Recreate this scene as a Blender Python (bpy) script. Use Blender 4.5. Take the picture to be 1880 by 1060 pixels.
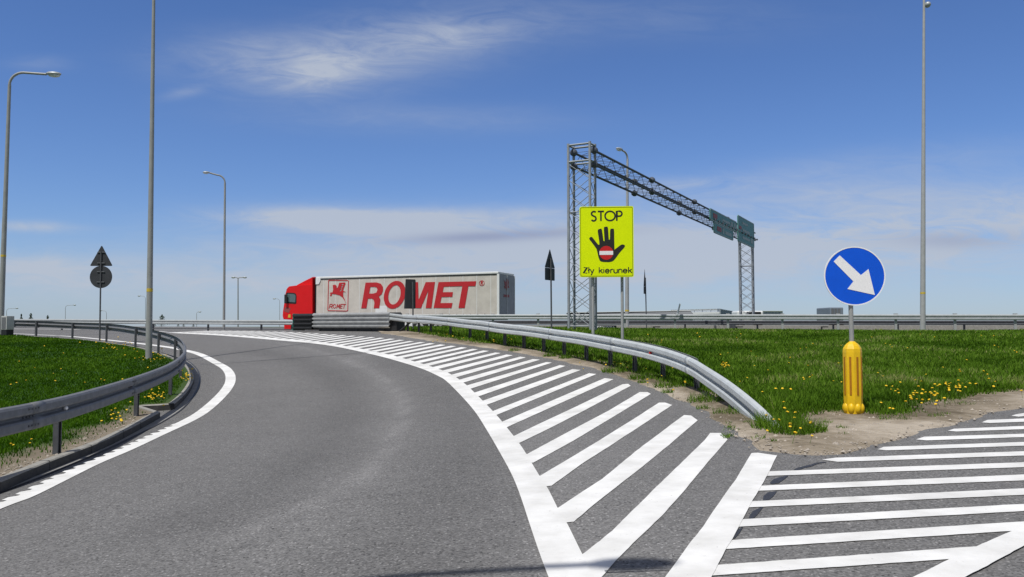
import bpy, bmesh, math, random
import numpy as np
from mathutils import Vector, Matrix, noise
from mathutils.geometry import tessellate_polygon, delaunay_2d_cdt
random.seed(7); rng = np.random.default_rng(7)
scene = bpy.context.scene
for o in list(bpy.data.objects): bpy.data.objects.remove(o)
COL = scene.collection

# ------------------------------------------------------------------ camera
F, CX, CY, HOR = 1460.0, 940.0, 530.0, 600.0
CZ = 1.2
PITCH = math.atan((HOR-CY)/F)
cam = bpy.data.cameras.new('camera'); camo = bpy.data.objects.new('camera', cam); COL.objects.link(camo)
camo.location = (0, 0, CZ); camo.rotation_euler = (math.pi/2+PITCH, 0, 0)
cam.sensor_width = 36; cam.lens = 36*F/1880; cam.clip_end = 20000; cam.clip_start = .05
scene.camera = camo
# ------------------------------------------------------------------ light
SUN_EL = math.radians(62.5); DH = Vector((-.33, -.48)).normalized()
D = Vector((DH.x*math.cos(SUN_EL), DH.y*math.cos(SUN_EL), math.sin(SUN_EL)))
sl = bpy.data.lights.new('sun', 'SUN'); sl.energy = 3.45; sl.angle = math.radians(.53); sl.color = (1, .965, .91)
so = bpy.data.objects.new('sun', sl); COL.objects.link(so); so.rotation_euler = D.to_track_quat('Z', 'Y').to_euler(); so.location = (-30, -5, 40)
scene.view_settings.view_transform = 'Standard'; scene.view_settings.look = 'None'; scene.view_settings.gamma = 1
scene.view_settings.exposure = 0.12
w = bpy.data.worlds.new('World'); scene.world = w; w.use_nodes = True
nt = w.node_tree; N = nt.nodes; L = nt.links
for n in list(N): N.remove(n)
def nd(t, **k):
    n = N.new(t)
    for a, b in k.items(): setattr(n, a, b)
    return n
def mth(op, a, b=None, c=None, clamp=False):
    n = N.new('ShaderNodeMath'); n.operation = op; n.use_clamp = clamp
    for i, v in enumerate((a, b, c)):
        if v is None: continue
        if isinstance(v, (int, float)): n.inputs[i].default_value = v
        else: L.new(v, n.inputs[i])
    return n.outputs[0]
sky = nd('ShaderNodeTexSky'); sky.sky_type = 'NISHITA'; sky.sun_disc = False
sky.sun_elevation = SUN_EL; sky.sun_rotation = math.atan2(DH.x, DH.y) % (2*math.pi)
sky.altitude = 0; sky.air_density = 1.0; sky.dust_density = .0; sky.ozone_density = 5.0
tc = nd('ShaderNodeTexCoord'); sep = nd('ShaderNodeSeparateXYZ'); L.new(tc.outputs['Generated'], sep.inputs[0])
yy = mth('MAXIMUM', sep.outputs[1], .02)
U = mth('DIVIDE', sep.outputs[0], yy); V = mth('DIVIDE', sep.outputs[2], yy)
def cnoise(su, sv, off, det=6, rough=.55, dist=.0, scale=1.0):
    cb = N.new('ShaderNodeCombineXYZ')
    L.new(mth('MULTIPLY_ADD', U, su, mth('MULTIPLY', V, .35*su)), cb.inputs[0]); L.new(mth('MULTIPLY', V, sv), cb.inputs[1]); cb.inputs[2].default_value = off
    n = N.new('ShaderNodeTexNoise'); n.inputs['Scale'].default_value = scale; n.inputs['Detail'].default_value = det
    n.inputs['Roughness'].default_value = rough; n.inputs['Distortion'].default_value = dist
    L.new(cb.outputs[0], n.inputs['Vector']); return n.outputs['Fac']
n1 = cnoise(3.2, 13, 1.3, dist=.6); n2 = cnoise(11, 46, 5.1, det=10, rough=.66, dist=1.1); n3 = cnoise(1.6, 7, 9.7, det=5)
wisp = mth('MULTIPLY_ADD', n2, .62, mth('MULTIPLY', n1, .58))     # about .3 - .9
def blob(px, py, sx, sy, amp, slope=0):
    u0, v0 = (px-CX)/F, (HOR-py)/F
    du = mth('DIVIDE', mth('SUBTRACT', U, u0), sx/F)
    dv = mth('DIVIDE', mth('SUBTRACT', mth('SUBTRACT', V, v0), mth('MULTIPLY', mth('SUBTRACT', U, u0), slope)), sy/F)
    r2 = mth('ADD', mth('MULTIPLY', du, du), mth('MULTIPLY', dv, dv))
    return mth('MULTIPLY', mth('EXPONENT', mth('MULTIPLY', r2, -1)), amp)
blobs = [(585, 125, 75, 28, .50, .0), (700, 80, 230, 60, .52, .15), (820, 60, 150, 30, .25, .1), (440, 95, 150, 40, .32, 0), (520, 150, 120, 25, .2, -.1), (330, 165, 40, 10, .25, .2), (760, 215, 260, 26, .16, 0),
         (600, 405, 185, 22, .85, -.04), (900, 415, 260, 28, .45, 0), (60, 416, 75, 10, .55, -.03), (75, 490, 150, 24, .62, -.03),
         (1420, 355, 260, 30, .34, .02), (1600, 300, 320, 30, .16, .1), (1180, 25, 300, 40, .12, 0), (60, 110, 60, 14, .14, 0),
         (1500, 450, 560, 60, .95, .03), (850, 470, 560, 60, .62, 0), (1800, 400, 320, 75, .55, 0), (300, 520, 520, 45, .45, 0), (1000, 540, 900, 40, .30, 0), (620, 402, 150, 14, .6, -.03), (800, 395, 200, 14, .35, .02), (1250, 340, 120, 14, .3, .1)]
tot = None
for b in blobs:
    x = blob(*b); tot = x if tot is None else mth('ADD', tot, x)
dens = mth('MULTIPLY', tot, mth('MULTIPLY_ADD', mth('SUBTRACT', wisp, .60), 3.6, 1.0), clamp=True)
dens = mth('MULTIPLY', dens, .88, clamp=True)
haze_lo = mth('EXPONENT', mth('MULTIPLY', mth('MAXIMUM', V, 0), -11.0))
# cloud colour (sunlit thin cloud, slightly grey-violet), some greyer streaks
grey = mth('MULTIPLY', mth('ADD', blob(930, 432, 190, 11, .9, .05), blob(1780, 440, 130, 16, .7, .0)), mth('MULTIPLY_ADD', mth('SUBTRACT', n1, .5), 2, 1), clamp=True)
mixc = nd('ShaderNodeMix', data_type='RGBA'); L.new(grey, mixc.inputs[0]); mixc.inputs[6].default_value = (6.9, 7.6, 8.9, 1); mixc.inputs[7].default_value = (4.6, 5.1, 7.0, 1)
hz = nd('ShaderNodeMix', data_type='RGBA'); L.new(mth('MULTIPLY', haze_lo, .55), hz.inputs[0]); hz.inputs[7].default_value = (4.5, 5.4, 7.0, 1)
tint = nd('ShaderNodeMix', data_type='RGBA', blend_type='MULTIPLY'); tint.inputs[0].default_value = 1; tint.inputs[7].default_value = (.97, 1.18, 1.60, 1)
L.new(sky.outputs[0], tint.inputs[6]); L.new(tint.outputs[2], hz.inputs[6])
mc = nd('ShaderNodeMix', data_type='RGBA'); L.new(dens, mc.inputs[0]); L.new(hz.outputs[2], mc.inputs[6]); L.new(mixc.outputs[2], mc.inputs[7])
hi = nd('ShaderNodeMapRange'); hi.inputs[1].default_value = .46; hi.inputs[2].default_value = .95; L.new(V, hi.inputs[0])
mh = nd('ShaderNodeMix', data_type='RGBA'); L.new(mth('MULTIPLY', hi.outputs[0], mth('MULTIPLY_ADD', n1, .6, .5), clamp=True), mh.inputs[0]); L.new(mc.outputs[2], mh.inputs[6]); mh.inputs[7].default_value = (3.5, 3.6, 4.0, 1)  # unseen pale cloud above and behind the view, added to whiten blue fill
mc = mh
bg = nd('ShaderNodeBackground'); bg.inputs[1].default_value = .064; L.new(mc.outputs[2], bg.inputs[0])
wo = nd('ShaderNodeOutputWorld'); L.new(bg.outputs[0], wo.inputs[0])

# ------------------------------------------------------------------ terrain height
SH = (HOR-576)/F
P = np.array([(-6.2,10.8,-.7),(-6.9,14.6,-.69),(-7.5,17.4,-.6),(-12.3,27.5,-.2),(-13.8,29,-.12),(-18.9,37,-.04),(-21.3,38.6,0),(-24,39.8,.04),
 (3.2,16.8,-.16),(2.3,19.5,-.04),(1.3,23,.08),(-2.1,27.5,.25),(-4.7,32,.34),(-8,37.5,.37),(-11,41,.32),(-13.5,49,.18),
 (0,4,-.12),(5,4,-.1),(-3,4,-.38),(0,-1,-.1),(-6,4,-.66),(-6,-2,-.62),(6,-2,-.1),(4.6,10.8,-.12),(12,12,-.1),(20,20,0),(10,30,.08),(20,30,.08),
 (5,47.5,.13),(15,46,.15),(30,44,.2),(45,42,.2),(-35,56,.0),(-15,53,.03),(-25,56,.0),(0,54,-.17),(10,52,-.15),(25,50,-.1),(-8,57,-.2),(30,62,-.1),(-30,75,0),(0,75,-.15),(30,75,0),
 (-50,40,0),(-60,60,0),(60,60,.1),(60,30,.05),(50,10,-.1),(-40,10,-.5),(-20,10,-.62),(-20,20,-.42),(-30,25,-.2),(-14,18,-.56),(-12,4,-.66)], float)
def _U(r2): return np.where(r2 > 1e-9, r2*np.log(np.maximum(r2, 1e-9)), 0.0)
_n = len(P); _K = _U(((P[:, None, :2]-P[None, :, :2])**2).sum(-1)) + 2.0*np.eye(_n)
_A = np.zeros((_n+3, _n+3)); _A[:_n, :_n] = _K; _A[:_n, _n] = 1; _A[:_n, _n+1:] = P[:, :2]; _A[_n:, :_n] = _A[:_n, _n:].T
_W = np.linalg.solve(_A, np.concatenate([P[:, 2], np.zeros(3)]))
def sst(a, b, x):
    t = np.clip((x-a)/(b-a), 0, 1); return t*t*(3-2*t)
def hA(X, Y):
    X = np.asarray(X, float); Y = np.asarray(Y, float); sh = X.shape
    x, y = np.clip(X.ravel(), -75, 65), np.clip(Y.ravel(), -6, 78)
    out = np.empty(x.size)
    for i in range(0, x.size, 20000):
        a, b = x[i:i+20000], y[i:i+20000]
        r2 = (a[:, None]-P[None, :, 0])**2 + (b[:, None]-P[None, :, 1])**2
        out[i:i+20000] = _U(r2) @ _W[:_n] + _W[_n] + _W[_n+1]*a + _W[_n+2]*b
    out = out + SH*y
    return out.reshape(sh)
def h(x, y): return float(hA(np.array([x]), np.array([y]))[0])
def plainf(X, Y):   # how far a point is outside the raised road area
    return np.maximum(np.maximum(sst(74, 110, Y), sst(62, 100, X)), np.maximum(sst(72, 110, -X), sst(4, 40, -Y)))
def terr(X, Y):
    f = plainf(X, Y); return (hA(X, Y)-.10)*(1-f) + f*(-.35)
cp, sp = math.cos(PITCH), math.sin(PITCH)
def ray(px, py):
    a, b = (px-CX)/F, (CY-py)/F
    return Vector((a, cp-b*sp, sp+b*cp))
def at(px, py, dz=0.0):
    d = ray(px, py); d = d/d.y
    ts = np.concatenate([np.arange(1.0, 30, .5), np.arange(30, 90, 1.0), np.geomspace(90, 900, 40)])
    g = CZ + d.z*ts - (hA(d.x*ts, ts)+dz)
    k = np.argmax(g < 0) if (g < 0).any() else len(ts)-1
    lo, hi = ts[max(k-1, 0)], ts[k]
    for _ in range(14):
        m = (lo+hi)/2
        if CZ + d.z*m - (h(d.x*m, m)+dz) < 0: hi = m
        else: lo = m
    t = (lo+hi)/2
    return Vector((d.x*t, t, h(d.x*t, t)+dz))
def atd(px, py, dist):
    d = ray(px, py); d = d/d.y*dist
    return Vector((d.x, dist, CZ+d.z))
def pxm(dist): return F/dist

# ------------------------------------------------------------------ materials
def mat(name, col, rough=.6, metal=0, var=0.0, vscale=6, bump=0.0, bscale=40, col2=None, spec=.5, trans=0, coords='Object', mid=.5, soft=.25, attr=None):
    m = bpy.data.materials.new(name); m.use_nodes = True; t = m.node_tree; b = t.nodes['Principled BSDF']
    b.inputs['Roughness'].default_value = rough; b.inputs['Metallic'].default_value = metal; b.inputs['Specular IOR Level'].default_value = spec
    c = (*col, 1); b.inputs['Base Color'].default_value = c
    tcx = t.nodes.new('ShaderNodeTexCoord')
    if var > 0 or col2:
        n = t.nodes.new('ShaderNodeTexNoise'); n.inputs['Scale'].default_value = vscale; n.inputs['Detail'].default_value = 7; n.inputs['Roughness'].default_value = .62
        t.links.new(tcx.outputs[coords], n.inputs['Vector'])
        r = t.nodes.new('ShaderNodeMapRange'); r.inputs[1].default_value = mid-soft; r.inputs[2].default_value = mid+soft
        t.links.new(n.outputs['Fac'], r.inputs[0])
        mx = t.nodes.new('ShaderNodeMix'); mx.data_type = 'RGBA'; t.links.new(r.outputs[0], mx.inputs[0])
        if col2: mx.inputs[6].default_value = c; mx.inputs[7].default_value = (*col2, 1)
        else:
            mx.inputs[6].default_value = tuple(v*(1-var) for v in col)+(1,); mx.inputs[7].default_value = tuple(min(1, v*(1+var)) for v in col)+(1,)
        t.links.new(mx.outputs[2], b.inputs['Base Color'])
    if bump > 0:
        n = t.nodes.new('ShaderNodeTexNoise'); n.inputs['Scale'].default_value = bscale; n.inputs['Detail'].default_value = 5
        t.links.new(tcx.outputs[coords], n.inputs['Vector'])
        bp = t.nodes.new('ShaderNodeBump'); bp.inputs['Strength'].default_value = bump; bp.inputs['Distance'].default_value = .02
        t.links.new(n.outputs['Fac'], bp.inputs['Height']); t.links.new(bp.outputs[0], b.inputs['Normal'])
    return m
def asphalt():
    m = bpy.data.materials.new('asphalt'); m.use_nodes = True; t = m.node_tree; b = t.nodes['Principled BSDF']; K = t.links.new
    b.inputs['Roughness'].default_value = .88; b.inputs['Specular IOR Level'].default_value = .3
    tcx = t.nodes.new('ShaderNodeTexCoord')
    def noi(s, d, ro=.6):
        n = t.nodes.new('ShaderNodeTexNoise'); n.inputs['Scale'].default_value = s; n.inputs['Detail'].default_value = d; n.inputs['Roughness'].default_value = ro
        K(tcx.outputs['Object'], n.inputs['Vector']); return n.outputs['Fac']
    def m_(op, a, b2, cl=False):
        n = t.nodes.new('ShaderNodeMath'); n.operation = op; n.use_clamp = cl
        for i, v in enumerate((a, b2)):
            if isinstance(v, (int, float)): n.inputs[i].default_value = v
            else: K(v, n.inputs[i])
        return n.outputs[0]
    big = noi(.35, 4); medn = noi(5, 5); fine = noi(55, 3, .7)
    vo = t.nodes.new('ShaderNodeTexVoronoi'); vo.inputs['Scale'].default_value = 80; K(tcx.outputs['Object'], vo.inputs['Vector'])
    sc = t.nodes.new('ShaderNodeSeparateColor'); K(vo.outputs['Color'], sc.inputs[0])
    at1 = t.nodes.new('ShaderNodeAttribute'); at1.attribute_name = 'tone'
    v = m_('ADD', m_('MULTIPLY', m_('SUBTRACT', big, .5), .34), 1.0)
    v = m_('ADD', v, m_('MULTIPLY', m_('SUBTRACT', medn, .5), .30))
    v = m_('ADD', v, m_('MULTIPLY', m_('SUBTRACT', fine, .5), .9))
    grain = m_('MULTIPLY', m_('SUBTRACT', sc.outputs[0], .5), .66)
    v = m_('ADD', v, grain)
    spark = m_('MULTIPLY', m_('GREATER_THAN', sc.outputs[1], .965), .9)
    v = m_('ADD', v, spark)
    pits = m_('MULTIPLY', m_('GREATER_THAN', sc.outputs[2], .93), -.42); v = m_('ADD', v, pits)
    v = m_('MULTIPLY', v, m_('ADD', at1.outputs['Fac'], 1.0))
    v = m_('MULTIPLY', m_('MAXIMUM', v, .15), .160)
    cb = t.nodes.new('ShaderNodeCombineColor'); K(v, cb.inputs[0]); K(m_('MULTIPLY', v, .985), cb.inputs[1]); K(m_('MULTIPLY', v, .972), cb.inputs[2])
    K(cb.outputs[0], b.inputs['Base Color'])
    bp = t.nodes.new('ShaderNodeBump'); bp.inputs['Strength'].default_value = .35; bp.inputs['Distance'].default_value = .006
    K(m_('ADD', vo.outputs['Distance'], fine), bp.inputs['Height']); K(bp.outputs[0], b.inputs['Normal'])
    return m
def paint():
    m = mat('road_paint', (.86, .86, .845), .7, var=0, bump=.12, bscale=70, col2=(.60, .595, .57), vscale=2.2, mid=.56, soft=.2)
    t = m.node_tree; K = t.links.new; b = t.nodes['Principled BSDF']; src = b.inputs['Base Color'].links[0].from_socket
    tcx = t.nodes.new('ShaderNodeTexCoord')
    vo = t.nodes.new('ShaderNodeTexVoronoi'); vo.inputs['Scale'].default_value = 5.5; K(tcx.outputs['Object'], vo.inputs['Vector'])
    n = t.nodes.new('ShaderNodeTexNoise'); n.inputs['Scale'].default_value = 22; n.inputs['Detail'].default_value = 6; n.inputs['Roughness'].default_value = .75; K(tcx.outputs['Object'], n.inputs['Vector'])
    r = t.nodes.new('ShaderNodeMapRange'); r.inputs[1].default_value = .63; r.inputs[2].default_value = .74; K(n.outputs['Fac'], r.inputs[0])
    r2 = t.nodes.new('ShaderNodeMapRange'); r2.inputs[1].default_value = .035; r2.inputs[2].default_value = .02; K(vo.outputs['Distance'], r2.inputs[0])
    mx0 = t.nodes.new('ShaderNodeMath'); mx0.operation = 'MAXIMUM'; K(r.outputs[0], mx0.inputs[0]); K(r2.outputs[0], mx0.inputs[1])
    mx = t.nodes.new('ShaderNodeMix'); mx.data_type = 'RGBA'; K(mx0.outputs[0], mx.inputs[0]); K(src, mx.inputs[6]); mx.inputs[7].default_value = (.30, .29, .28, 1)
    K(mx.outputs[2], b.inputs['Base Color']); return m
def attrmat(name, attr, stops, rough=.8, bump=0, bscale=30, nscale=8, namp=.3, translucent=0):
    m = bpy.data.materials.new(name); m.use_nodes = True; t = m.node_tree; b = t.nodes['Principled BSDF']; K = t.links.new
    b.inputs['Roughness'].default_value = rough; b.inputs['Specular IOR Level'].default_value = .08 if translucent else .25
    a = t.nodes.new('ShaderNodeAttribute'); a.attribute_name = attr
    tcx = t.nodes.new('ShaderNodeTexCoord'); n = t.nodes.new('ShaderNodeTexNoise'); n.inputs['Scale'].default_value = nscale; n.inputs['Detail'].default_value = 6; n.inputs['Roughness'].default_value = .65
    K(tcx.outputs['Object'], n.inputs['Vector'])
    s = t.nodes.new('ShaderNodeMath'); s.operation = 'MULTIPLY_ADD'; K(n.outputs['Fac'], s.inputs[0]); s.inputs[1].default_value = namp; K(a.outputs['Fac'], s.inputs[2])
    s2 = t.nodes.new('ShaderNodeMath'); s2.operation = 'SUBTRACT'; K(s.outputs[0], s2.inputs[0]); s2.inputs[1].default_value = namp*.5
    cr = t.nodes.new('ShaderNodeValToRGB'); K(s2.outputs[0], cr.inputs[0])
    el = cr.color_ramp.elements
    for i, (p, c) in enumerate(stops):
        e = el[i] if i < 2 else el.new(p)
        e.position = p; e.color = (*c, 1)
    K(cr.outputs[0], b.inputs['Base Color'])
    if bump:
        n2 = t.nodes.new('ShaderNodeTexNoise'); n2.inputs['Scale'].default_value = bscale; n2.inputs['Detail'].default_value = 6; K(tcx.outputs['Object'], n2.inputs['Vector'])
        bp = t.nodes.new('ShaderNodeBump'); bp.inputs['Strength'].default_value = bump; bp.inputs['Distance'].default_value = .03; K(n2.outputs['Fac'], bp.inputs['Height']); K(bp.outputs[0], b.inputs['Normal'])
    if translucent:
        tr = t.nodes.new('ShaderNodeBsdfTranslucent'); K(cr.outputs[0], tr.inputs[0])
        ms = t.nodes.new('ShaderNodeMixShader'); ms.inputs[0].default_value = translucent
        K(b.outputs[0], ms.inputs[1]); K(tr.outputs[0], ms.inputs[2]); K(ms.outputs[0], t.nodes['Material Output'].inputs[0])
    return m
M = {}
M['asphalt'] = asphalt(); M['paint'] = paint()
M['galv'] = mat('galvanised_steel', (.43, .46, .47), .55, .12, var=.16, vscale=5, bump=.05, bscale=60)
M['galvnew'] = mat('new_zinc', (.54, .575, .585), .5, .08, var=.13, vscale=4, bump=.05, bscale=50)
M['galvd'] = mat('shade_toned_steel', (.165, .172, .185), .6, .1, var=.25, vscale=9)  # darkened to carry the left rail's shade; also used on small fittings
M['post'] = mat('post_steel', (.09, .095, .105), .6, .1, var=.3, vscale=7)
M['pole'] = mat('pole_steel', (.33, .34, .33), .5, .08, var=.14, vscale=2.5)
M['polelt'] = mat('pole_light_steel', (.42, .43, .43), .45, .08, var=.12, vscale=3)
M['truss'] = mat('truss_steel', (.30, .33, .36), .7, .0, var=.2, vscale=3)
M['trussd'] = mat('truss_dark', (.085, .10, .13), .7, .0, var=.3, vscale=3)
M['signback'] = mat('sign_back', (.045, .048, .055), .6, .1, var=.25, vscale=3)
M['yellow'] = mat('fluorescent_sheet', (.80, .99, .0), .75, spec=.15, var=.05, vscale=2)
M['black'] = mat('black_film', (.015, .017, .012), .5)
M['red'] = mat('red_film', (.62, .012, .012), .45, var=.08, vscale=9)
M['whitef'] = mat('white_film', (.92, .92, .92), .4, var=.04, vscale=6)
M['blue'] = mat('blue_film', (.0, .10, .72), .35, var=.06, vscale=4)
M['boll'] = mat('yellow_plastic', (.82, .52, .006), .45, var=.14, vscale=9, col2=None)
M['bolld'] = mat('yellow_slot', (.40, .16, .003), .6, var=.2, vscale=20)
M['concrete'] = mat('kerb_concrete', (.30, .29, .26), .85, var=.28, vscale=9, bump=.3, bscale=40)
M['kerbshade'] = mat('kerb_face_shade', (.055, .053, .05), .8, var=.35, vscale=5, bump=.2, bscale=30)  # kerb front face, its shade put into a near-black colour
M['conc2'] = mat('gutter_concrete', (.27, .265, .25), .85, var=.25, vscale=7, bump=.3, bscale=40)
M['tar'] = mat('tar', (.035, .035, .038), .55, var=.3, vscale=14, bump=.2, bscale=50)
M['cabred'] = mat('truck_red', (.72, .006, .008), .3, var=.06, vscale=2)
M['curtain'] = mat('curtain_tarpaulin', (.61, .575, .52), .6, var=.16, vscale=1.3, bump=.25, bscale=3)
M['decal'] = mat('decal_red', (.52, .018, .025), .55, var=.06, vscale=4)
M['roofw'] = mat('trailer_white', (.80, .82, .82), .4, var=.05)
M['rear'] = mat('trailer_rear', (.30, .31, .33), .5, var=.15, vscale=2)
M['rubber'] = mat('rubber', (.02, .02, .02), .8)
M['dark'] = mat('dark_plastic', (.018, .019, .021), .55, var=.3, vscale=6)
M['glass'] = mat('window_glass', (.10, .16, .17), .08, spec=.9)
M['rim'] = mat('rim_steel', (.55, .56, .56), .4, .3)
M['cush'] = mat('cushion_panel', (.40, .41, .41), .5, .25, var=.22, vscale=4)
M['green'] = mat('green_board', (.012, .17, .13), .5, var=.1, vscale=3)
M['gsign'] = mat('gantry_green', (.055, .22, .19), .5, var=.15, vscale=1.2)
M['gsignw'] = mat('gantry_white', (.30, .38, .38), .6)
M['gsignr'] = mat('gantry_red', (.30, .07, .07), .6)
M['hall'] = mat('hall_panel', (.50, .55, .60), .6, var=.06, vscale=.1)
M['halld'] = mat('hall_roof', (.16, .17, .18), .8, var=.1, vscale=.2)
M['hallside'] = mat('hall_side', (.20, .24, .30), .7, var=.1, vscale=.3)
M['tree'] = mat('leaves', (.045, .075, .035), .8, var=.4, vscale=2)
M['bark'] = mat('bark', (.10, .08, .06), .9)
M['cabi'] = mat('cabinet_paint', (.55, .56, .55), .5, var=.08, vscale=4)
M['yband'] = mat('yellow_band', (.65, .48, .05), .6)
M['lampglass'] = mat('lamp_bowl', (.75, .78, .78), .2)
M['lamptop'] = mat('lamp_housing', (.42, .45, .46), .4, .2)
M['petal'] = mat('dandelion_petal', (.86, .56, .01), .7, var=.15, vscale=30)
M['stem'] = mat('dandelion_stem', (.10, .17, .03), .7)
M['plain'] = attrmat('plain_grass', 'none', [(0, (.05, .09, .02)), (1, (.11, .14, .05))], nscale=.05, namp=1.5)
M['lawnL'] = attrmat('left_lawn_soil', 'dirt', [(.0, (.028, .075, .007)), (.45, (.05, .085, .018)), (.7, (.18, .148, .105)), (1, (.27, .228, .17))], bump=.5, bscale=25, nscale=6, namp=.55)
M['lawnR'] = attrmat('right_meadow_soil', 'dirt', [(.0, (.04, .10, .006)), (.45, (.09, .11, .025)), (.7, (.26, .21, .15)), (1, (.38, .32, .25))], bump=.6, bscale=22, nscale=5, namp=.55)
M['dirt'] = attrmat('sandy_verge', 'dirt', [(0, (.13, .105, .07)), (.35, (.24, .20, .145)), (.7, (.34, .29, .225)), (1, (.44, .385, .31))], rough=.95, bump=1.0, bscale=18, nscale=5, namp=1.5)
M['bladeL'] = attrmat('left_grass_blade', 'tone', [(0, (.028, .085, .002)), (.6, (.062, .155, .004)), (1, (.11, .22, .014))], nscale=.6, namp=.35, translucent=.3, rough=.6)
M['bladeR'] = attrmat('right_grass_blade', 'tone', [(0, (.045, .105, .005)), (.45, (.098, .20, .012)), (.85, (.17, .30, .03)), (1, (.34, .35, .13))], nscale=.5, namp=.4, translucent=.3, rough=.6)
M['pebble'] = mat('pebbles', (.36, .32, .27), .9, var=.65, vscale=3)

# ------------------------------------------------------------------ mesh tools
ORG = {}
def _link(o, parent):
    COL.objects.link(o)
    if parent is not None: o.parent = parent
def thing(name, label, cat, loc=(0, 0, 0), group=None):
    o = bpy.data.objects.new(name, None); COL.objects.link(o); o.location = loc; o['label'] = label; o['category'] = cat
    o.empty_display_size = .2
    if group: o['group'] = group
    ORG[o.name] = Vector(loc); return o
def tag(o, label, cat, group=None):
    o['label'] = label; o['category'] = cat
    if group: o['group'] = group
    return o
def struct(o, kind='structure'): o['kind'] = kind; return o
class MB:
    def __init__(s, sharp=.95): s.v = []; s.f = []; s.m = []; s.cur = 0; s.sm = []; s.smooth = False; s.sharp = sharp
    def face(s, *idx): s.f.append(idx); s.m.append(s.cur); s.sm.append(s.smooth)
    def add(s, vs): k = len(s.v); s.v += [tuple(x) for x in vs]; return k
    def box(s, c, size, rz=0, ax=None):
        c = Vector(c); hx, hy, hz = [x/2 for x in size]
        R = Matrix.Rotation(rz, 3, 'Z') if ax is None else ax
        k = s.add([c + R @ Vector((x*hx, y*hy, z*hz)) for z in (-1, 1) for x, y in ((-1, -1), (1, -1), (1, 1), (-1, 1))])
        for q in ((3, 2, 1, 0), (4, 5, 6, 7), (0, 1, 5, 4), (1, 2, 6, 5), (2, 3, 7, 6), (3, 0, 4, 7)): s.face(*[k+i for i in q])
    def tube(s, path, r, n=8, cap=True, smooth=True):
        s.smooth = smooth; path = [Vector(p) for p in path]; rr = r if isinstance(r, (list, tuple)) else [r]*len(path); rings = []
        up = None
        for i, p in enumerate(path):
            a = path[max(i-1, 0)]; b = path[min(i+1, len(path)-1)]; d = (b-a).normalized()
            if up is None:
                up = Vector((0, 0, 1)) if abs(d.z) < .95 else Vector((1, 0, 0))
            x = d.cross(up).normalized(); y = x.cross(d).normalized(); up = y
            rings.append(s.add([p + (x*math.cos(2*math.pi*j/n) + y*math.sin(2*math.pi*j/n))*rr[i] for j in range(n)]))
        for a, b in zip(rings, rings[1:]):
            for j in range(n): s.face(a+j, a+(j+1) % n, b+(j+1) % n, b+j)
        s.smooth = False
        if cap: s.face(*[rings[0]+j for j in range(n)][::-1]); s.face(*[rings[-1]+j for j in range(n)])
    def bar(s, a, b, r, n=4): s.tube([a, b], r, n, smooth=False)
    def prism(s, polys, fn, d0, d1):
        """polys: outer + holes in 2d; fn(u,v,depth)->3d"""
        flat = [p for q in polys for p in q]
        tr = tessellate_polygon([[Vector((p[0], p[1], 0)) for p in q] for q in polys])
        a = s.add([fn(p[0], p[1], d0) for p in flat]); b = s.add([fn(p[0], p[1], d1) for p in flat])
        for t in tr: s.face(a+t[0], a+t[1], a+t[2]); s.face(b+t[2], b+t[1], b+t[0])
        o = 0
        for q in polys:
            m = len(q)
            for i in range(m): j = (i+1) % m; s.face(a+o+i, a+o+j, b+o+j, b+o+i)
            o += m
    def sweep(s, path, prof, closed=True, smooth=True):
        """path: list of (pos, outward unit xy); prof: list of (out, up)"""
        rings = [s.add([p + n*u + Vector((0, 0, z)) for u, z in prof]) for p, n in path]
        m = len(prof); s.smooth = smooth
        for a, b in zip(rings, rings[1:]):
            for j in range(m if closed else m-1): s.face(a+j, b+j, b+(j+1) % m, a+(j+1) % m)
        s.smooth = False
        if closed: s.face(*[rings[0]+j for j in range(m)]); s.face(*[rings[-1]+j for j in range(m)][::-1])
    def ell(s, c, r, n=12, k=7, rot=None):
        c = Vector(c); rings = []; s.smooth = True
        for i in range(k+1):
            th = math.pi*i/k; 
            ring = []
            for j in range(n):
                v = Vector((r[0]*math.sin(th)*math.cos(2*math.pi*j/n), r[1]*math.sin(th)*math.sin(2*math.pi*j/n), r[2]*math.cos(th)))
                ring.append(c + (rot @ v if rot else v))
            rings.append(s.add(ring))
        for a, b in zip(rings, rings[1:]):
            for j in range(n): s.face(a+j, b+j, b+(j+1) % n, a+(j+1) % n)
        s.smooth = False
    def mesh(s, name, mats, org=Vector((0, 0, 0)), fixn=True):
        me = bpy.data.meshes.new(name); me.from_pydata([tuple(Vector(v)-org) for v in s.v], [], s.f)
        for m in (mats if isinstance(mats, (list, tuple)) else [mats]): me.materials.append(M[m] if isinstance(m, str) else m)
        me.polygons.foreach_set('material_index', s.m); me.polygons.foreach_set('use_smooth', s.sm); me.update(); me.validate()
        bm = bmesh.new(); bm.from_mesh(me); bmesh.ops.remove_doubles(bm, verts=bm.verts, dist=1e-5); 
        if fixn: bmesh.ops.recalc_face_normals(bm, faces=bm.faces)
        for e in bm.edges:
            if len(e.link_faces) == 2 and (e.link_faces[0].smooth != e.link_faces[1].smooth or e.calc_face_angle(0) > s.sharp): e.smooth = False
        bm.to_mesh(me); bm.free(); return me
    def build(s, name, mats, parent=None, bevel=0, normals=True):
        org = ORG[parent.name] if parent is not None else Vector((0, 0, 0))
        me = s.mesh(name, mats, org, normals)
        o = bpy.data.objects.new(name, me); _link(o, parent); ORG[o.name] = org
        if bevel:
            b = o.modifiers.new('bevel', 'BEVEL'); b.width = bevel; b.segments = 2; b.limit_method = 'ANGLE'; b.angle_limit = math.radians(40)
        return o
def inst(name, me, loc, rz, parent):
    o = bpy.data.objects.new(name, me); _link(o, parent); o.location = Vector(loc)-(ORG[parent.name] if parent else Vector((0, 0, 0))); o.rotation_euler = (0, 0, rz); return o
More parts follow.
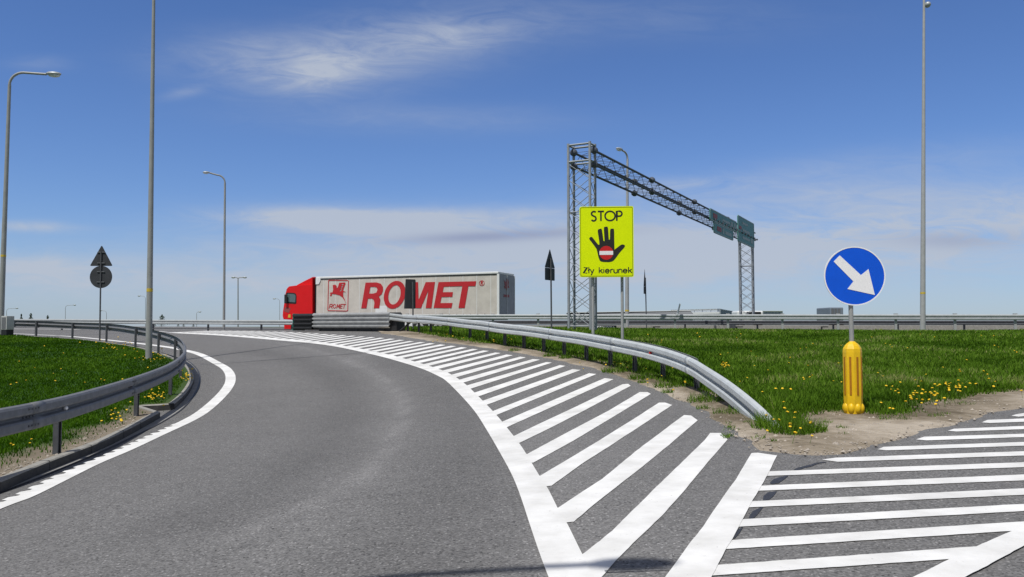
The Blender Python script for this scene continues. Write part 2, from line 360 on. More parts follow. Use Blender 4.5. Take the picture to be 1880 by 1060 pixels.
def crom(pts, step):
    """Catmull-Rom through points (Vectors), resampled about every step metres"""
    pts = [Vector(p) for p in pts]; q = [2*pts[0]-pts[1]]+pts+[2*pts[-1]-pts[-2]]; out = []
    for i in range(1, len(q)-2):
        p0, p1, p2, p3 = q[i-1:i+3]; n = max(1, int((p2-p1).length/step))
        for k in range(n):
            t = k/n; out.append(.5*((2*p1)+(-p0+p2)*t+(2*p0-5*p1+4*p2-p3)*t*t+(-p0+3*p1-3*p2+p3)*t**3))
    out.append(pts[-1]); return out
def normals2(path, side):
    out = []
    for i, p in enumerate(path):
        d = (path[min(i+1, len(path)-1)]-path[max(i-1, 0)]); d.z = 0; d.normalize()
        out.append((p, Vector((d.y, -d.x, 0))*side))
    return out
def inpoly(X, Y, poly):
    r = np.zeros(X.shape, bool); n = len(poly)
    for i in range(n):
        x1, y1 = poly[i][:2]; x2, y2 = poly[(i+1) % n][:2]
        if y1 == y2: continue
        c = ((y1 > Y) != (y2 > Y)) & (X < (x2-x1)*(Y-y1)/(y2-y1)+x1); r ^= c
    return r
def dist2poly(X, Y, path):
    d = np.full(X.shape, 1e9)
    for (a, b) in zip(path, path[1:]):
        ax, ay, bx, by = a[0], a[1], b[0], b[1]; L2 = (bx-ax)**2+(by-ay)**2+1e-9
        t = np.clip(((X-ax)*(bx-ax)+(Y-ay)*(by-ay))/L2, 0, 1)
        d = np.minimum(d, np.hypot(X-ax-t*(bx-ax), Y-ay-t*(by-ay)))
    return d
def sheet(name, poly, step, zf, mats, attrs=None, sub=.6, far=None):
    """fills an XY outline with a draped triangulation; zf(X,Y,edge)->Z"""
    b = []
    n = len(poly)
    for i in range(n):
        p, q = Vector(poly[i][:2]), Vector(poly[(i+1) % n][:2]); k = max(1, int((q-p).length/sub))
        b += [p.lerp(q, j/k) for j in range(k)]
    P2 = np.array([tuple(p) for p in b]); nb = len(b)
    x0, y0 = P2.min(0); x1, y1 = P2.max(0)
    gx, gy = np.meshgrid(np.arange(x0, x1, step), np.arange(y0, y1, step)); gx = gx.ravel(); gy = gy.ravel()
    gx = gx + (rng.random(gx.size)-.5)*step*.3; gy = gy + (rng.random(gy.size)-.5)*step*.3
    k = inpoly(gx, gy, P2); gx = gx[k]; gy = gy[k]
    if gx.size:
        dd = dist2poly(gx, gy, list(P2)+[P2[0]]); k = dd > step*.35; gx = gx[k]; gy = gy[k]
    vs = b+[Vector((float(x), float(y))) for x, y in zip(gx, gy)]
    r = delaunay_2d_cdt(vs, [(i, (i+1) % nb) for i in range(nb)], [], 1, 1e-5)
    V2 = np.array([tuple(v) for v in r[0]]); ed = dist2poly(V2[:, 0], V2[:, 1], list(P2)+[P2[0]])
    Z = zf(V2[:, 0], V2[:, 1], ed)
    F2 = []
    for f in r[2]:
        if len(f) < 3: continue
        a, b_, c = [V2[i] for i in f[:3]]
        ar = (b_[0]-a[0])*(c[1]-a[1])-(b_[1]-a[1])*(c[0]-a[0])
        F2.append(tuple(f) if ar > 0 else tuple(f)[::-1])
    me = bpy.data.meshes.new(name); me.from_pydata([(x, y, z) for (x, y), z in zip(V2, Z)], [], F2)
    for m in mats: me.materials.append(M[m])
    for nm, fn in (attrs or {}).items():
        a = me.attributes.new(nm, 'FLOAT', 'POINT'); a.data.foreach_set('value', fn(V2[:, 0], V2[:, 1], ed).astype(np.float32))
    me.polygons.foreach_set('use_smooth', [True]*len(F2)); me.update()
    o = bpy.data.objects.new(name, me); COL.objects.link(o); return o
def vnoise(X, Y, s, seed=0):
    return np.array([noise.noise((x*s+seed*17.3, y*s-seed*9.1, seed)) for x, y in zip(np.ravel(X), np.ravel(Y))])
def gpts(pl, dz=0): return [at(x, y, dz) for x, y in pl]

# ------------------------------------------------------------------ key ground outlines (photograph pixels -> ground points)
CH = .12   # kerb height
kerbA = gpts([(-420, 1040), (-220, 968), (0, 884), (30, 871), (91, 846), (142, 827), (193.6, 807), (241.6, 784), (272, 768), (294, 756)], CH)
kerbR = gpts([(294, 756), (257, 744.5)], CH); kerbR2 = gpts([(257, 744.5), (290, 743.2), (320, 741)], CH)
kerbB = gpts([(320, 741), (341, 721.5), (353, 703), (356, 690), (350, 676), (338, 665), (313, 654), (296, 648), (264, 639), (227, 632.5), (185, 627), (132, 622), (79, 618.5), (24, 615.5)], CH)
kerbB += [kerbB[-1]+Vector((-6, 1.2, 0)), kerbB[-1]+Vector((-20, 3.5, 0)), kerbB[-1]+Vector((-40, 6, 0))]
for p in kerbB: p.z = h(p.x, p.y)+CH
KA = crom(kerbA, .35); KB = crom(kerbB, .35)
KALL = KA+kerbR[1:]+kerbR2[1:-1]+KB
gutA = crom(gpts([(-420, 1075), (-220, 1003), (0, 905), (60, 882), (121, 857), (193.6, 826), (241.6, 803), (290, 779), (330, 754), (350, 733), (362, 712), (366, 696), (361, 680), (350, 668), (335, 658)]), .35)

def tone(X, Y, ed=None):
    t = np.zeros(X.shape)
    w1 = [(p.x, p.y) for p in gpts([(620, 1060), (600, 960), (560, 900)])]
    arc = [(p.x, p.y) for p in crom(gpts([(455, 620), (560, 640), (650, 668), (710, 700), (738, 735), (735, 780), (690, 850), (600, 910), (490, 960), (380, 1010)]), .5)]
    arc2 = [(p.x, p.y) for p in crom(gpts([(470, 645), (560, 665), (620, 700), (640, 750), (600, 820), (500, 890), (350, 960)]), .5)]
    arc3 = [(p.x, p.y) for p in crom(gpts([(700, 655), (780, 700), (830, 760), (840, 850), (800, 960), (740, 1060)]), .5)]
    d = dist2poly(X, Y, arc); t += .34*np.exp(-(d/.11)**2)*(.75+.8*vnoise(X, Y, 1.4, 31))+.03*np.exp(-((d-.5)/.25)**2)
    d = dist2poly(X, Y, arc2); t += -.16*np.exp(-(d/.55)**2)
    d = dist2poly(X, Y, arc3); t += -.14*np.exp(-(d/.5)**2)+.08*np.exp(-((d-.9)/.25)**2)
    d = dist2poly(X, Y, [(p.x, p.y) for p in gutA]); t += -.10*np.exp(-(d/.5)**2)
    d = dist2poly(X, Y, [(p.x, p.y) for p in crom(gpts([(300, 611), (432, 617.5), (560, 627.5), (668, 647), (777, 675), (850, 716), (905, 790), (960, 870), (1015, 990)]), .5)]); t += .10*np.exp(-(np.maximum(d-.6, 0)/.8)**2)*(X > 0)
    return t
# the road: one draped sheet
def grid_mesh(name, xs, ys, zf, mats, attrs=None):
    X, Y = np.meshgrid(xs, ys); Z = zf(X, Y); nx, ny = len(xs), len(ys)
    me = bpy.data.meshes.new(name); vs = np.stack([X.ravel(), Y.ravel(), Z.ravel()], 1)
    i = np.arange(nx-1)[None, :]+np.arange(ny-1)[:, None]*nx; i = i.ravel()
    fs = np.stack([i, i+1, i+1+nx, i+nx], 1)
    me.vertices.add(len(vs)); me.vertices.foreach_set('co', vs.ravel()); me.loops.add(fs.size); me.loops.foreach_set('vertex_index', fs.ravel())
    me.polygons.add(len(fs)); me.polygons.foreach_set('loop_start', np.arange(0, fs.size, 4)); me.update(calc_edges=True)
    me.polygons.foreach_set('use_smooth', [True]*len(fs))
    for m in mats: me.materials.append(M[m])
    for nm, fn in (attrs or {}).items():
        a = me.attributes.new(nm, 'FLOAT', 'POINT'); a.data.foreach_set('value', fn(X.ravel(), Y.ravel()).astype(np.float32))
    o = bpy.data.objects.new(name, me); COL.objects.link(o); return o
def graded(a, b, c, lo, hi):
    xs = [0.0]
    while xs[-1] < b: xs.append(xs[-1]+max(lo, xs[-1]*c))
    ys = [0.0]
    while ys[-1] < a: ys.append(ys[-1]+max(lo, ys[-1]*c))
    return np.array([-v for v in ys[:0:-1]]+xs)
struct(grid_mesh('road', np.concatenate([np.arange(-72, -16, 1.0), np.arange(-16, 14, .2), np.arange(14, 63, 1.0)]), np.concatenate([np.arange(-3.5, 3, .5), np.arange(3, 30, .2), np.arange(30, 74, .5)]), hA, ['asphalt'], {'tone': tone}))
gx = graded(6000, 6000, .12, 2.0, 0); gy = graded(300, 9000, .12, 2.0, 0)
struct(grid_mesh('ground', gx, gy, terr, ['plain']))

# ------------------------------------------------------------------ road markings
def subdiv(pl, k=14):
    out = []
    for i in range(len(pl)):
        a, b = pl[i], pl[(i+1) % len(pl)]; n = max(1, int(math.hypot(a[0]-b[0], a[1]-b[1])/k))
        out += [(a[0]+(b[0]-a[0])*j/n, a[1]+(b[1]-a[1])*j/n) for j in range(n)]
    return out
class Marks:
    def __init__(s): s.v = []; s.f = []
    def strip(s, A, B, dz):
        """A and B: matching XY borders"""
        k = len(s.v)
        for a, b in zip(A, B):
            for t in (0, .5, 1):
                x, y = a[0]+(b[0]-a[0])*t, a[1]+(b[1]-a[1])*t; s.v.append((x, y, h(x, y)+dz))
        for i in range(len(A)-1):
            for j in range(2): q = k+3*i+j; s.f.append((q, q+1, q+4, q+3))
    def poly(s, pl, dz):
        ps = [at(x, y) for x, y in subdiv(pl, 9)]
        for p in ps: p.x += noise.noise((p.x*14, p.y*14, 1.7))*.0035; p.y += noise.noise((p.x*14, p.y*14, 5.7))*.0045; k = len(s.v); s.v += [(p.x, p.y, p.z+dz) for p in ps]
        for t in tessellate_polygon([[Vector((p.x, p.y, 0)) for p in ps]]): s.f.append(tuple(k+i for i in t))
    def build(s, name, m):
        me = bpy.data.meshes.new(name); fs = []
        for f in s.f:
            a, b, c = [s.v[i] for i in f[:3]]; ar = (b[0]-a[0])*(c[1]-a[1])-(b[1]-a[1])*(c[0]-a[0]); fs.append(f if ar > 0 else f[::-1])
        me.from_pydata(s.v, [], fs); me.materials.append(M[m]); me.update(); o = bpy.data.objects.new(name, me); COL.objects.link(o); return struct(o)
def edge_resample(px, n):
    """polyline in pixels -> n ground points evenly by arc length in the picture, smooth"""
    pts = crom([Vector((x, y, 0)) for x, y in px], 6); d = [0]
    for a, b in zip(pts, pts[1:]): d.append(d[-1]+(b-a).length)
    out = []
    for i in range(n):
        t = d[-1]*i/(n-1); k = min(len(d)-2, max(0, int(np.searchsorted(d, t))-1)); f = (t-d[k])/max(1e-6, d[k+1]-d[k])
        p = pts[k].lerp(pts[k+1], f); out.append(at(p.x, p.y))
    return out
hm = Marks()
goreL = [(300, 611), (349, 613.6), (390.6, 615.8), (432, 618.7), (471.5, 622), (520, 626.3), (560, 629.6), (596, 633.8), (632, 640), (668.5, 648), (704.7, 656.6), (741, 667), (777, 678.7), (804, 691), (819, 700), (848, 729), (872.8, 758), (892, 788), (917, 831), (940, 874), (956, 914), (974.6, 971), (993, 1025), (1008, 1065), (1040, 1150)]
goreR = [(300, 609.2), (349, 611.8), (390.6, 613.5), (432, 616), (471.5, 618.8), (520, 622.5), (560, 625.5), (597, 630), (627.8, 634.7), (658.6, 640), (689, 646.5), (722, 653.5), (753, 662.2), (786.5, 672), (821.4, 684.8), (850, 702.5), (877.6, 728), (910, 761.5), (930, 785.5), (952, 813.5), (966.6, 835.5), (990.5, 875.5), (1006.5, 900), (1025, 937), (1041, 963), (1068, 1018), (1105, 1090), (1140, 1160)]
def line_strip(mk, La, Ra, dz, n=150):
    A = edge_resample(La, n); B0 = edge_resample(Ra, n*3); B = []
    for a in A: B.append(min(B0, key=lambda b: (b.x-a.x)**2+(b.y-a.y)**2))
    mk.strip(A, B, dz)
line_strip(hm, goreL, goreR, .008)
S = [[(1304,796),(1323,796),(1336,808),(1299,850.5),(1254,905),(1216.6,947.6),(1168.8,992.8),(1131.5,1030),(1106,1060),(1075,1095),(1040,1095),(1045,1045),(1070,1019.4),(1123.5,976.8),(1206,894.4),(1293.8,809)],
 [(1256,763),(1269,764),(1281,772.7),(1272.5,780),(1227,819),(1179,858.5),(1139.5,889),(1089,929),(1054,959.5),(1030,962),(1010,934),(1024.6,934),(1054,914),(1105,881),(1166,830.5),(1232.6,780)],
 [(1210,740),(1221,740),(1234,744.5),(1182,779),(1117,821.5),(1073.6,849),(1013,893),(990,896),(975,876),(992,874.7),(1052,839),(1095,812.8),(1160.4,772)],
 [(1174.5,720.6),(1188.6,720.6),(1195,724),(1117,771.6),(1052,810.7),(979,850.8),(965,850),(950,836),(968.4,834.5),(1030,801),(1117,755)],
 [(1142,706.5),(1153,705.4),(1158,709),(1073.6,754),(1008.5,787.5),(954,814),(940,814),(930,802),(943.4,801.6),(987,780.4),(1052,750)]]
q4 = [((1110,695),(1126.5,697),(930,785.5),(922.6,775)),((1081.5,686),(1095,687.5),(912,762.5),(905,755.5)),((1051,678.5),(1066,680),(895,743.4),(887,736.3)),((1028,671),(1038.4,672.5),(878,728.6),(872,721.3)),
 ((1003,665.4),(1013.5,666.4),(863,714.6),(857,708.5)),((978,660),(991.5,661),(850,703.3),(843,698)),((955,655.5),(965.6,656.8),(836.5,693.5),(829,688.7)),((930,651.6),(941.7,653),(821.3,685),(812.6,681)),
 ((909,647.8),(919.7,648.8),(804.6,678),(795,674.5)),((887,644),(897.7,645),(786.5,672.4),(779,669)),((868,641),(878,642),(769.8,667.3),(762.6,664.2)),((847,638),(857.5,639),(753,662.4),(746,659.7)),
 ((828,635.3),(837.6,636.3),(737,658),(731,655)),((808,633),(818.6,634),(722,653.5),(713.8,651.2)),((789,630.6),(798.7,631.4),(705.6,649.7),(697.5,648)),((771,628.6),(780.6,629.2),(689,646.7),(683,644.3)),
 ((752,626.7),(760.7,627.3),(674,643.4),(667.6,641.6)),((733,624.5),(742.7,625.2),(658.6,640),(652,638.5)),((716,622.2),(725.5,623),(643,637.6),(637,635.8)),((698,620.7),(706.5,621.3),(627.8,634.7),(621.5,633.3)),
 ((681,619.4),(689.4,620),(612.5,632.6),(606,631)),((663,618.2),(671,618.6),(597,630.2),(590.7,629)),((646,616.9),(654,617.3),(581.7,628.4),(575,627)),((629,615.8),(637,616.3),(565.4,626.6),(560,625.3))]
for q in q4:
    a, b, c, d = q
    ex = lambda p, t: (t[0]+(t[0]-p[0])*.035, t[1]+(t[1]-p[1])*.035)
    S.append([a, b, ex(b, c), ex(a, d)])
def li(pl, x):
    for (a, b) in zip(pl, pl[1:]):
        if a[0] <= x <= b[0]: return a[1]+(b[1]-a[1])*(x-a[0])/(b[0]-a[0])
    return pl[0][1] if x < pl[0][0] else pl[-1][1]
tipline = [(330, 607.2), (400, 607.5), (460, 608.2), (520, 609.6), (560, 611.4), (600, 613.9), (640, 616.5)]
bx, tx, st = 549.5, 620.0, 15.6
while bx > 318:
    wb = 6.2*st/16; wt = 8.0*st/16
    yb = li(goreR, bx); yb2 = li(goreR, bx-wb)
    S.append([(tx-wt, li(tipline, tx-wt)), (tx, li(tipline, tx)+.25), (bx-1, yb+.6), (bx-wb-1, yb2+.4)])
    bx -= st; tx -= st*1.03; st *= .985
for s_ in S: hm.poly(s_, .0055)
# right-hand chevron and stripes
XR = 2150
def rt(xl, yt, yb, yt2, yb2, tip=None):
    e = (XR-1880)/(1880-xl); t2 = yt2+(yt2-yt)*e; b2 = yb2+(yb2-yb)*e
    return ([tip] if tip else [])+[(xl, yt), (1880, yt2), (XR, t2), (XR, b2), (1880, yb2), (xl+(4 if tip else 0), yb)]
R = [rt(1866, 761.5, 766, 759.5, 765, (1857, 764.5)), rt(1812.8, 772, 777.6, 769.4, 775.4, (1802.6, 776.6)), rt(1751.7, 788.3, 793.4, 783.2, 789, (1740, 792)), rt(1697, 803, 809.7, 797.5, 803.6, (1682, 808)),
     rt(1622.6, 821.6, 828, 812.7, 819.5, (1611.4, 826.3)), rt(1534, 841.6, 849.2, 829.7, 837.5, (1508.9, 845.3)),
     rt(1400, 867.3, 875.3, 850, 859), rt(1380, 894, 903, 872.5, 883.4), rt(1366, 922.8, 933.5, 898, 910), rt(1346, 956, 969.2, 926.8, 940)]
R.append([(1328, 994.3), (1880, 959), (1900, 957.7), (1900, 973.5), (1863.7, 976.3), (1328, 1010.3)])
R.append([(1300, 1040.5), (1802.6, 1004.4), (1830, 1002), (1775, 1026), (1748, 1028), (1300, 1059.5)])
R.append([(1262, 1097), (1700, 1062), (1660, 1090), (1255, 1125)])
for s_ in R: hm.poly(s_, .0055)
hm.poly([(1379.7, 833.6), (1392, 833), (1426.5, 838), (1411, 870), (1393, 903), (1378, 927), (1366, 951), (1345, 990.7), (1330, 1015), (1309, 1058.6), (1270, 1130), (1180, 1130), (1200, 1092), (1224, 1058.6), (1260, 1008.8), (1290.6, 969.5), (1321, 924), (1351, 882)], .008)
hm.poly([(1560, 1125), (1683.8, 1060), (1748, 1027.7), (1802.6, 1002), (1863.7, 975.8), (1960, 932), (2150, 850), (2150, 880), (1960, 966), (1880, 1005.6), (1836.6, 1029.4), (1778.8, 1060), (1665, 1125)], .0105)
hm.build('hatch_markings', 'paint')
# inner edge line round the bend, toothed on its inner side where it is profiled
lm = Marks()
lineO = [(-420, 1110), (-200, 1020), (0, 936), (60, 913), (121, 883), (181, 853), (241.5, 827), (302, 798.5), (362, 770), (393, 749), (423, 718.5), (433, 697), (426, 679), (405, 666), (374, 650.6), (341, 642.2), (312, 637), (264, 631), (227, 627), (185, 622.6), (132, 617.8), (79, 615.2), (24, 612.8), (-120, 608.5)]
O_ = edge_resample(lineO, 330)
ON = []
for i, p in enumerate(O_):
    d = O_[min(i+2, len(O_)-1)]-O_[max(i-2, 0)]; d.z = 0; d.normalize(); ON.append(Vector((-d.y, d.x, 0)))
fine = []; 
for i in range(len(O_)-1):
    k = max(1, int((O_[i+1]-O_[i]).length/.04)) if O_[i].y < 16 else 2
    for j in range(k): fine.append((O_[i].lerp(O_[i+1], j/k), ON[i].lerp(ON[i+1], j/k)))
acc = 0; A = []; B = []; prev = None
for p, n in fine:
    if prev is not None: acc += (p-prev).length
    prev = p
    wd = .24
    if p.y < 13.5 and p.x < -4.0: wd = .19+.07*((acc*3.2) % 1.0 > .38)
    A.append((p.x, p.y)); B.append((p.x+n.x*wd, p.y+n.y*wd))
lm.strip(A, B, .006)
# far edge line of the ramp beyond, and faint lines on the motorway
fl = edge_resample([(-150, 603.8), (60, 604.8), (140, 605.4), (220, 606.6), (300, 609.5)], 60)
lm.strip([(p.x, p.y) for p in fl], [(p.x, p.y+.7) for p in fl], .007)
lm.build('edge_lines', 'paint')
# tar seams and patches
tm = Marks()
def seam(px, wd, dz=.0125):
    pts = edge_resample(px, max(20, len(px)*14)); A = []; B = []
    for i, p in enumerate(pts):
        d = pts[min(i+1, len(pts)-1)]-pts[max(i-1, 0)]; d.z = 0; d.normalize(); n = Vector((-d.y, d.x, 0)); ww = wd*(.6+.8*abs(noise.noise((p.x*6, p.y*6, wd*50)))); jit = noise.noise((p.x*4, p.y*4, 3))*wd*.8
        A.append((p.x+n.x*(ww/2+jit), p.y+n.y*(ww/2+jit))); B.append((p.x-n.x*(ww/2-jit), p.y-n.y*(ww/2-jit)))
    tm.strip(A, B, dz)
seam([(367, 669.5), (400, 668.5), (450, 665), (540, 658), (625, 652), (690, 646)], .05)
seam([(1110, 1052.5), (1150, 1051), (1195, 1049), (1232, 1047)], .014)
for pl in ([(1413, 888), (1420, 881), (1436, 876), (1448, 874), (1440, 881), (1430, 888), (1418, 890)], [(1402, 912), (1410, 905), (1426, 903), (1420, 912), (1412, 919), (1401, 921)], [(1375, 950), (1382, 940), (1396, 933), (1401, 932), (1392, 944), (1384, 953), (1376, 956)],
           [(1346, 990), (1354, 974), (1364, 969), (1358, 979), (1350, 989)]):
    tm.poly(pl, .004)
seam([(1461, 864), (1478, 859), (1495, 853), (1516, 849.5)], .05, .004)
tm.build('tar_seams', 'tar')

# ------------------------------------------------------------------ kerbs, gutter, lawns
kb = MB()
def kerb(path, side=1):
    nn = normals2(path, side)
    for i in range(0, len(nn)-1):           # individual stones 1 m long with fine joints come from small steps
        pass
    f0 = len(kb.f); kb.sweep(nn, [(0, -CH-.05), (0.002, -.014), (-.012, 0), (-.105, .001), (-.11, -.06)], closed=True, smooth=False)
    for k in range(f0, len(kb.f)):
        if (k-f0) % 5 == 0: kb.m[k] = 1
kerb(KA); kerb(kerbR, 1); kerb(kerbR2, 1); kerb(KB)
struct(kb.build('kerb', ['concrete', 'kerbshade']))
# joints between kerb stones
gm = Marks()
inner = []
for p in gutA: 
    q = min(KALL, key=lambda k: (k.x-p.x)**2+(k.y-p.y)**2); inner.append((q.x-.02, q.y))
gm.strip(inner, [(p.x, p.y) for p in gutA], .007)
gm.build('gutter', 'conc2')
tm2 = Marks()
g3 = normals2(gutA, 1)
tm2.strip([(p.x, p.y) for p, n in g3], [((p+n*.035).x, (p+n*.035).y) for p, n in g3], .0095)
tm2.build('gutter_joint', 'tar')
jm = MB()
acc = 0
for path in (KA, KB):
    for a, b, n in [(path[i], path[i+1], None) for i in range(len(path)-1)]:
        acc += (b-a).length
        if acc > 1.0 and a.y < 34:
            acc = 0; d = (b-a).normalized(); rz = math.atan2(d.y, d.x); nn = Vector((d.y, -d.x, 0))
            jm.box(a-nn*.052+Vector((0, 0, -.03)), (.012, .10, .066), rz); jm.box(a+nn*.001+Vector((0, 0, -.07)), (.012, .008, .12), rz)
struct(jm.build('kerb_joints', 'dark'))
back = [p-n*.095 for p, n in normals2(KALL, 1)]
lawnP = [(p.x, p.y) for p in back]+[(-72, 48), (-72, -3), (back[0].x-1, -3)]
def lawnLz(X, Y, ed): return hA(X, Y)+CH-.012+np.minimum(ed, .5)*.06+vnoise(X, Y, .8, 1)*.03*np.minimum(ed*2, 1)
backXY = [(p.x, p.y) for p in back]
def dirtL(X, Y, ed):
    d = dist2poly(X, Y, backXY); wv = .75+vnoise(X, Y, .9, 4)*.5
    near = sst(17, 13, Y)*(X < 0)
    return np.clip(.95-d/np.maximum(wv, .3)*.55, 0, 1)*(.35+.65*near)
struct(sheet('left_lawn', lawnP, .45, lawnLz, ['lawnL'], {'dirt': dirtL}, sub=.5))

# right island: sandy verge over the asphalt edge, meadow behind
dirtE = gpts([(700, 613.2), (745, 620), (790, 627.5), (840, 633), (900, 641), (960, 651.5), (1020, 663.5), (1080, 677.5), (1140, 696), (1185, 712), (1240, 737), (1300, 771), (1345, 801), (1366, 822), (1382, 832), (1440, 838), (1510, 843), (1560, 840), (1620, 820), (1680, 802), (1740, 787), (1800, 771), (1880, 753), (2000, 727), (2200, 690), (2500, 660)])
def wob(path, amp, s, step, seed):
    out = []
    for p, n in normals2(crom(path, step), 1): 
        a = noise.noise((p.x*s, p.y*s, seed))*amp+noise.noise((p.x*s*4, p.y*s*4, seed+3))*amp*.4; out.append((p.x+n.x*a, p.y+n.y*a))
    return out
dE = wob(dirtE, .10, 1.3, .18, 2)
topR = [at(x, 607.6) for x in (690, 1000, 1300, 1600, 1880, 2200, 2500)]
dirtPoly = dE+[(60, 43.5), (45, 43.6), (30, 45.0), (15, 47.0), (5, 48.6), (-4, 49.5), (-9.5, 48.0), (dE[0][0]-.3, dE[0][1]+1.5)]
grassE = gpts([(735, 607.5), (790, 617), (850, 628), (900, 634), (950, 641), (1000, 650), (1040, 657.5), (1080, 665.5), (1120, 678), (1165, 690), (1215, 704), (1277, 719), (1330, 742), (1390, 772), (1420, 793), (1460, 803), (1500, 800), (1492, 776), (1530, 762), (1567, 762), (1620, 768), (1668, 764), (1700, 753), (1750, 741), (1800, 730), (1880, 721), (2000, 705), (2200, 680), (2500, 652)])
gE = wob(grassE, .16, 1.1, .2, 8)
grassPoly = gE+dirtPoly[len(dE):-1]
gEl = gE
def rise(X, Y, ed): 
    d = dist2poly(X, Y, dE); return np.minimum(d, .3)/.3
def dirtZ(X, Y, ed): return hA(X, Y)-.012+rise(X, Y, ed)*(.035)+vnoise(X, Y, 1.6, 5)*.018*rise(X, Y, ed)+vnoise(X, Y, 6, 6)*.008*rise(X, Y, ed)
def dirtA(X, Y, ed): return np.clip(.52+vnoise(X, Y, .7, 9)*.7+.3*sst(.5, .1, dist2poly(X, Y, dE))-.35*np.exp(-(dist2poly(X, Y, gEl)/.35)**2), 0, 1)
vergeP = dE+[(p[0], p[1]) for p in grassPoly[len(gE):]]
# verge strip a few metres deep, fine mesh
strip_back = [(p[0]+q[0], p[1]+q[1]) for p, q in []]
struct(sheet('sandy_verge', dirtPoly, .30, dirtZ, ['dirt'], {'dirt': dirtA}, sub=.2))
def medZ(X, Y, ed): return hA(X, Y)+.012+np.minimum(ed, .5)*.07+vnoise(X, Y, .6, 11)*.03*np.minimum(ed*2, 1)
def medA(X, Y, ed):
    d = dist2poly(X, Y, gEl); return np.clip(.75-d*.9+vnoise(X, Y, 1.1, 12)*.35, 0, 1)
struct(sheet('right_meadow', grassPoly, .45, medZ, ['lawnR'], {'dirt': medA}, sub=.3))

# ------------------------------------------------------------------ grass blades
def blades(name, poly, n, ymin, ymax, hh, zf, m, label, keepf=None, umin=-1.2, umax=1.2, wid=.008):
    # density falls with distance
    Y = ymin*(ymax/ymin)**rng.random(n*3); u = umin+(umax-umin)*rng.random(n*3)
    acc = rng.random(n*3) < (Y/ymax)**.15
    X = u*Y; k = inpoly(X, Y, poly) & acc; X = X[k][:n]; Y = Y[k][:n]
    ed = dist2poly(X, Y, list(poly)+[poly[0]])
    if keepf is not None:
        k = keepf(X, Y, ed); X, Y, ed = X[k], Y[k], ed[k]
    c = vnoise(X, Y, .9, 21); c2 = vnoise(X, Y, .25, 22)
    Z = zf(X, Y, ed)-.01
    H = hh*(.55+.9*rng.random(X.size))*(1+.5*c+.3*c2)*np.clip(.45+ed*1.2, 0, 1)
    ang = rng.random(X.size)*2*math.pi; lean = H*(.15+.55*rng.random(X.size)); W = wid*(.7+.7*rng.random(X.size))*np.clip(Y/14, .8, 3.2)
    la = rng.random(X.size)*2*math.pi
    dx, dy = np.cos(ang)*W, np.sin(ang)*W; lx, ly = np.cos(la)*lean, np.sin(la)*lean
    v = np.empty((X.size, 5, 3))
    v[:, 0] = np.stack([X-dx, Y-dy, Z], 1); v[:, 1] = np.stack([X+dx, Y+dy, Z], 1)
    v[:, 2] = np.stack([X-dx*.8+lx*.35, Y-dy*.8+ly*.35, Z+H*.6], 1); v[:, 3] = np.stack([X+dx*.8+lx*.35, Y+dy*.8+ly*.35, Z+H*.6], 1)
    v[:, 4] = np.stack([X+lx, Y+ly, Z+H], 1)
    b = np.arange(X.size)*5
    loops = np.stack([b, b+1, b+3, b+2, b+2, b+3, b+4], 1).ravel()
    ls = np.stack([np.arange(X.size)*7, np.arange(X.size)*7+4], 1).ravel()
    me = bpy.data.meshes.new(name); me.vertices.add(v.shape[0]*5); me.vertices.foreach_set('co', v.ravel()); me.loops.add(loops.size); me.loops.foreach_set('vertex_index', loops)
    me.polygons.add(ls.size); me.polygons.foreach_set('loop_start', ls); me.update(calc_edges=True); me.materials.append(M[m])
    t = np.clip(.46+c*.55+c2*.6+(rng.random(X.size)-.5)*.5+(rng.random(X.size) < .03)*.4, 0, 1); a = me.attributes.new('tone', 'FLOAT', 'POINT'); a.data.foreach_set('value', np.repeat(t, 5).astype(np.float32))
    o = bpy.data.objects.new(name, me); COL.objects.link(o); struct(o, 'stuff'); o['label'] = label; o['category'] = 'grass'; return o
def keepL(X, Y, ed):
    d = dist2poly(X, Y, backXY); return (d > .12) & ((dirtL(X, Y, ed) < .48+.25*(rng.random(X.size)-.5)) | (rng.random(X.size) < .10))
blades('short_grass', lawnP, 200000, 6.5, 48, .055, lawnLz, 'bladeL', 'short dark green mown grass inside the left bend', keepL, -1.0, -.30)
def keepR(X, Y, ed):
    d = dist2poly(X, Y, gEl); return (d > .25*rng.random(X.size)) 
blades('meadow_grass', grassPoly, 260000, 9.5, 49, .105, medZ, 'bladeR', 'lush green meadow grass behind the grey gore barrier', keepR, -.25, .95)
# tufts at the rail end and along the posts
tp = []
for px, py, r, nb, hh_ in [(random.uniform(1320, 1560), random.uniform(775, 815), random.uniform(.03, .10), random.randint(8, 40), .04) for _ in range(22)]+[(random.uniform(1600, 1760), random.uniform(760, 775), random.uniform(.03, .10), random.randint(8, 30), .04) for _ in range(14)]+[(1425, 788, .28, 500, .16), (1455, 797, .26, 500, .15), (1485, 795, .2, 300, .12), (1410, 778, .15, 200, .12), (1178, 704, .10, 60, .07), (1225, 722, .12, 70, .07), (1290, 752, .1, 60, .06), (945, 645, .2, 60, .08), (1010, 655, .2, 90, .09),
                          (1040, 659, .22, 160, .10), (1300, 738, .35, 260, .12), (1350, 760, .3, 200, .08), (1230, 712, .3, 260, .12), (1180, 697, .3, 260, .12), (1130, 684, .3, 200, .12), (1640, 772, .2, 90, .06), (1760, 745, .2, 90, .06)]:
    c = at(px, py)
    for _ in range(nb):
        a = random.random()*6.28; rr = r*math.sqrt(random.random()); tp.append((c.x+rr*math.cos(a), c.y+rr*math.sin(a), hh_))
T = np.array(tp); X, Y, HH = T.T; Z = hA(X, Y)+.01
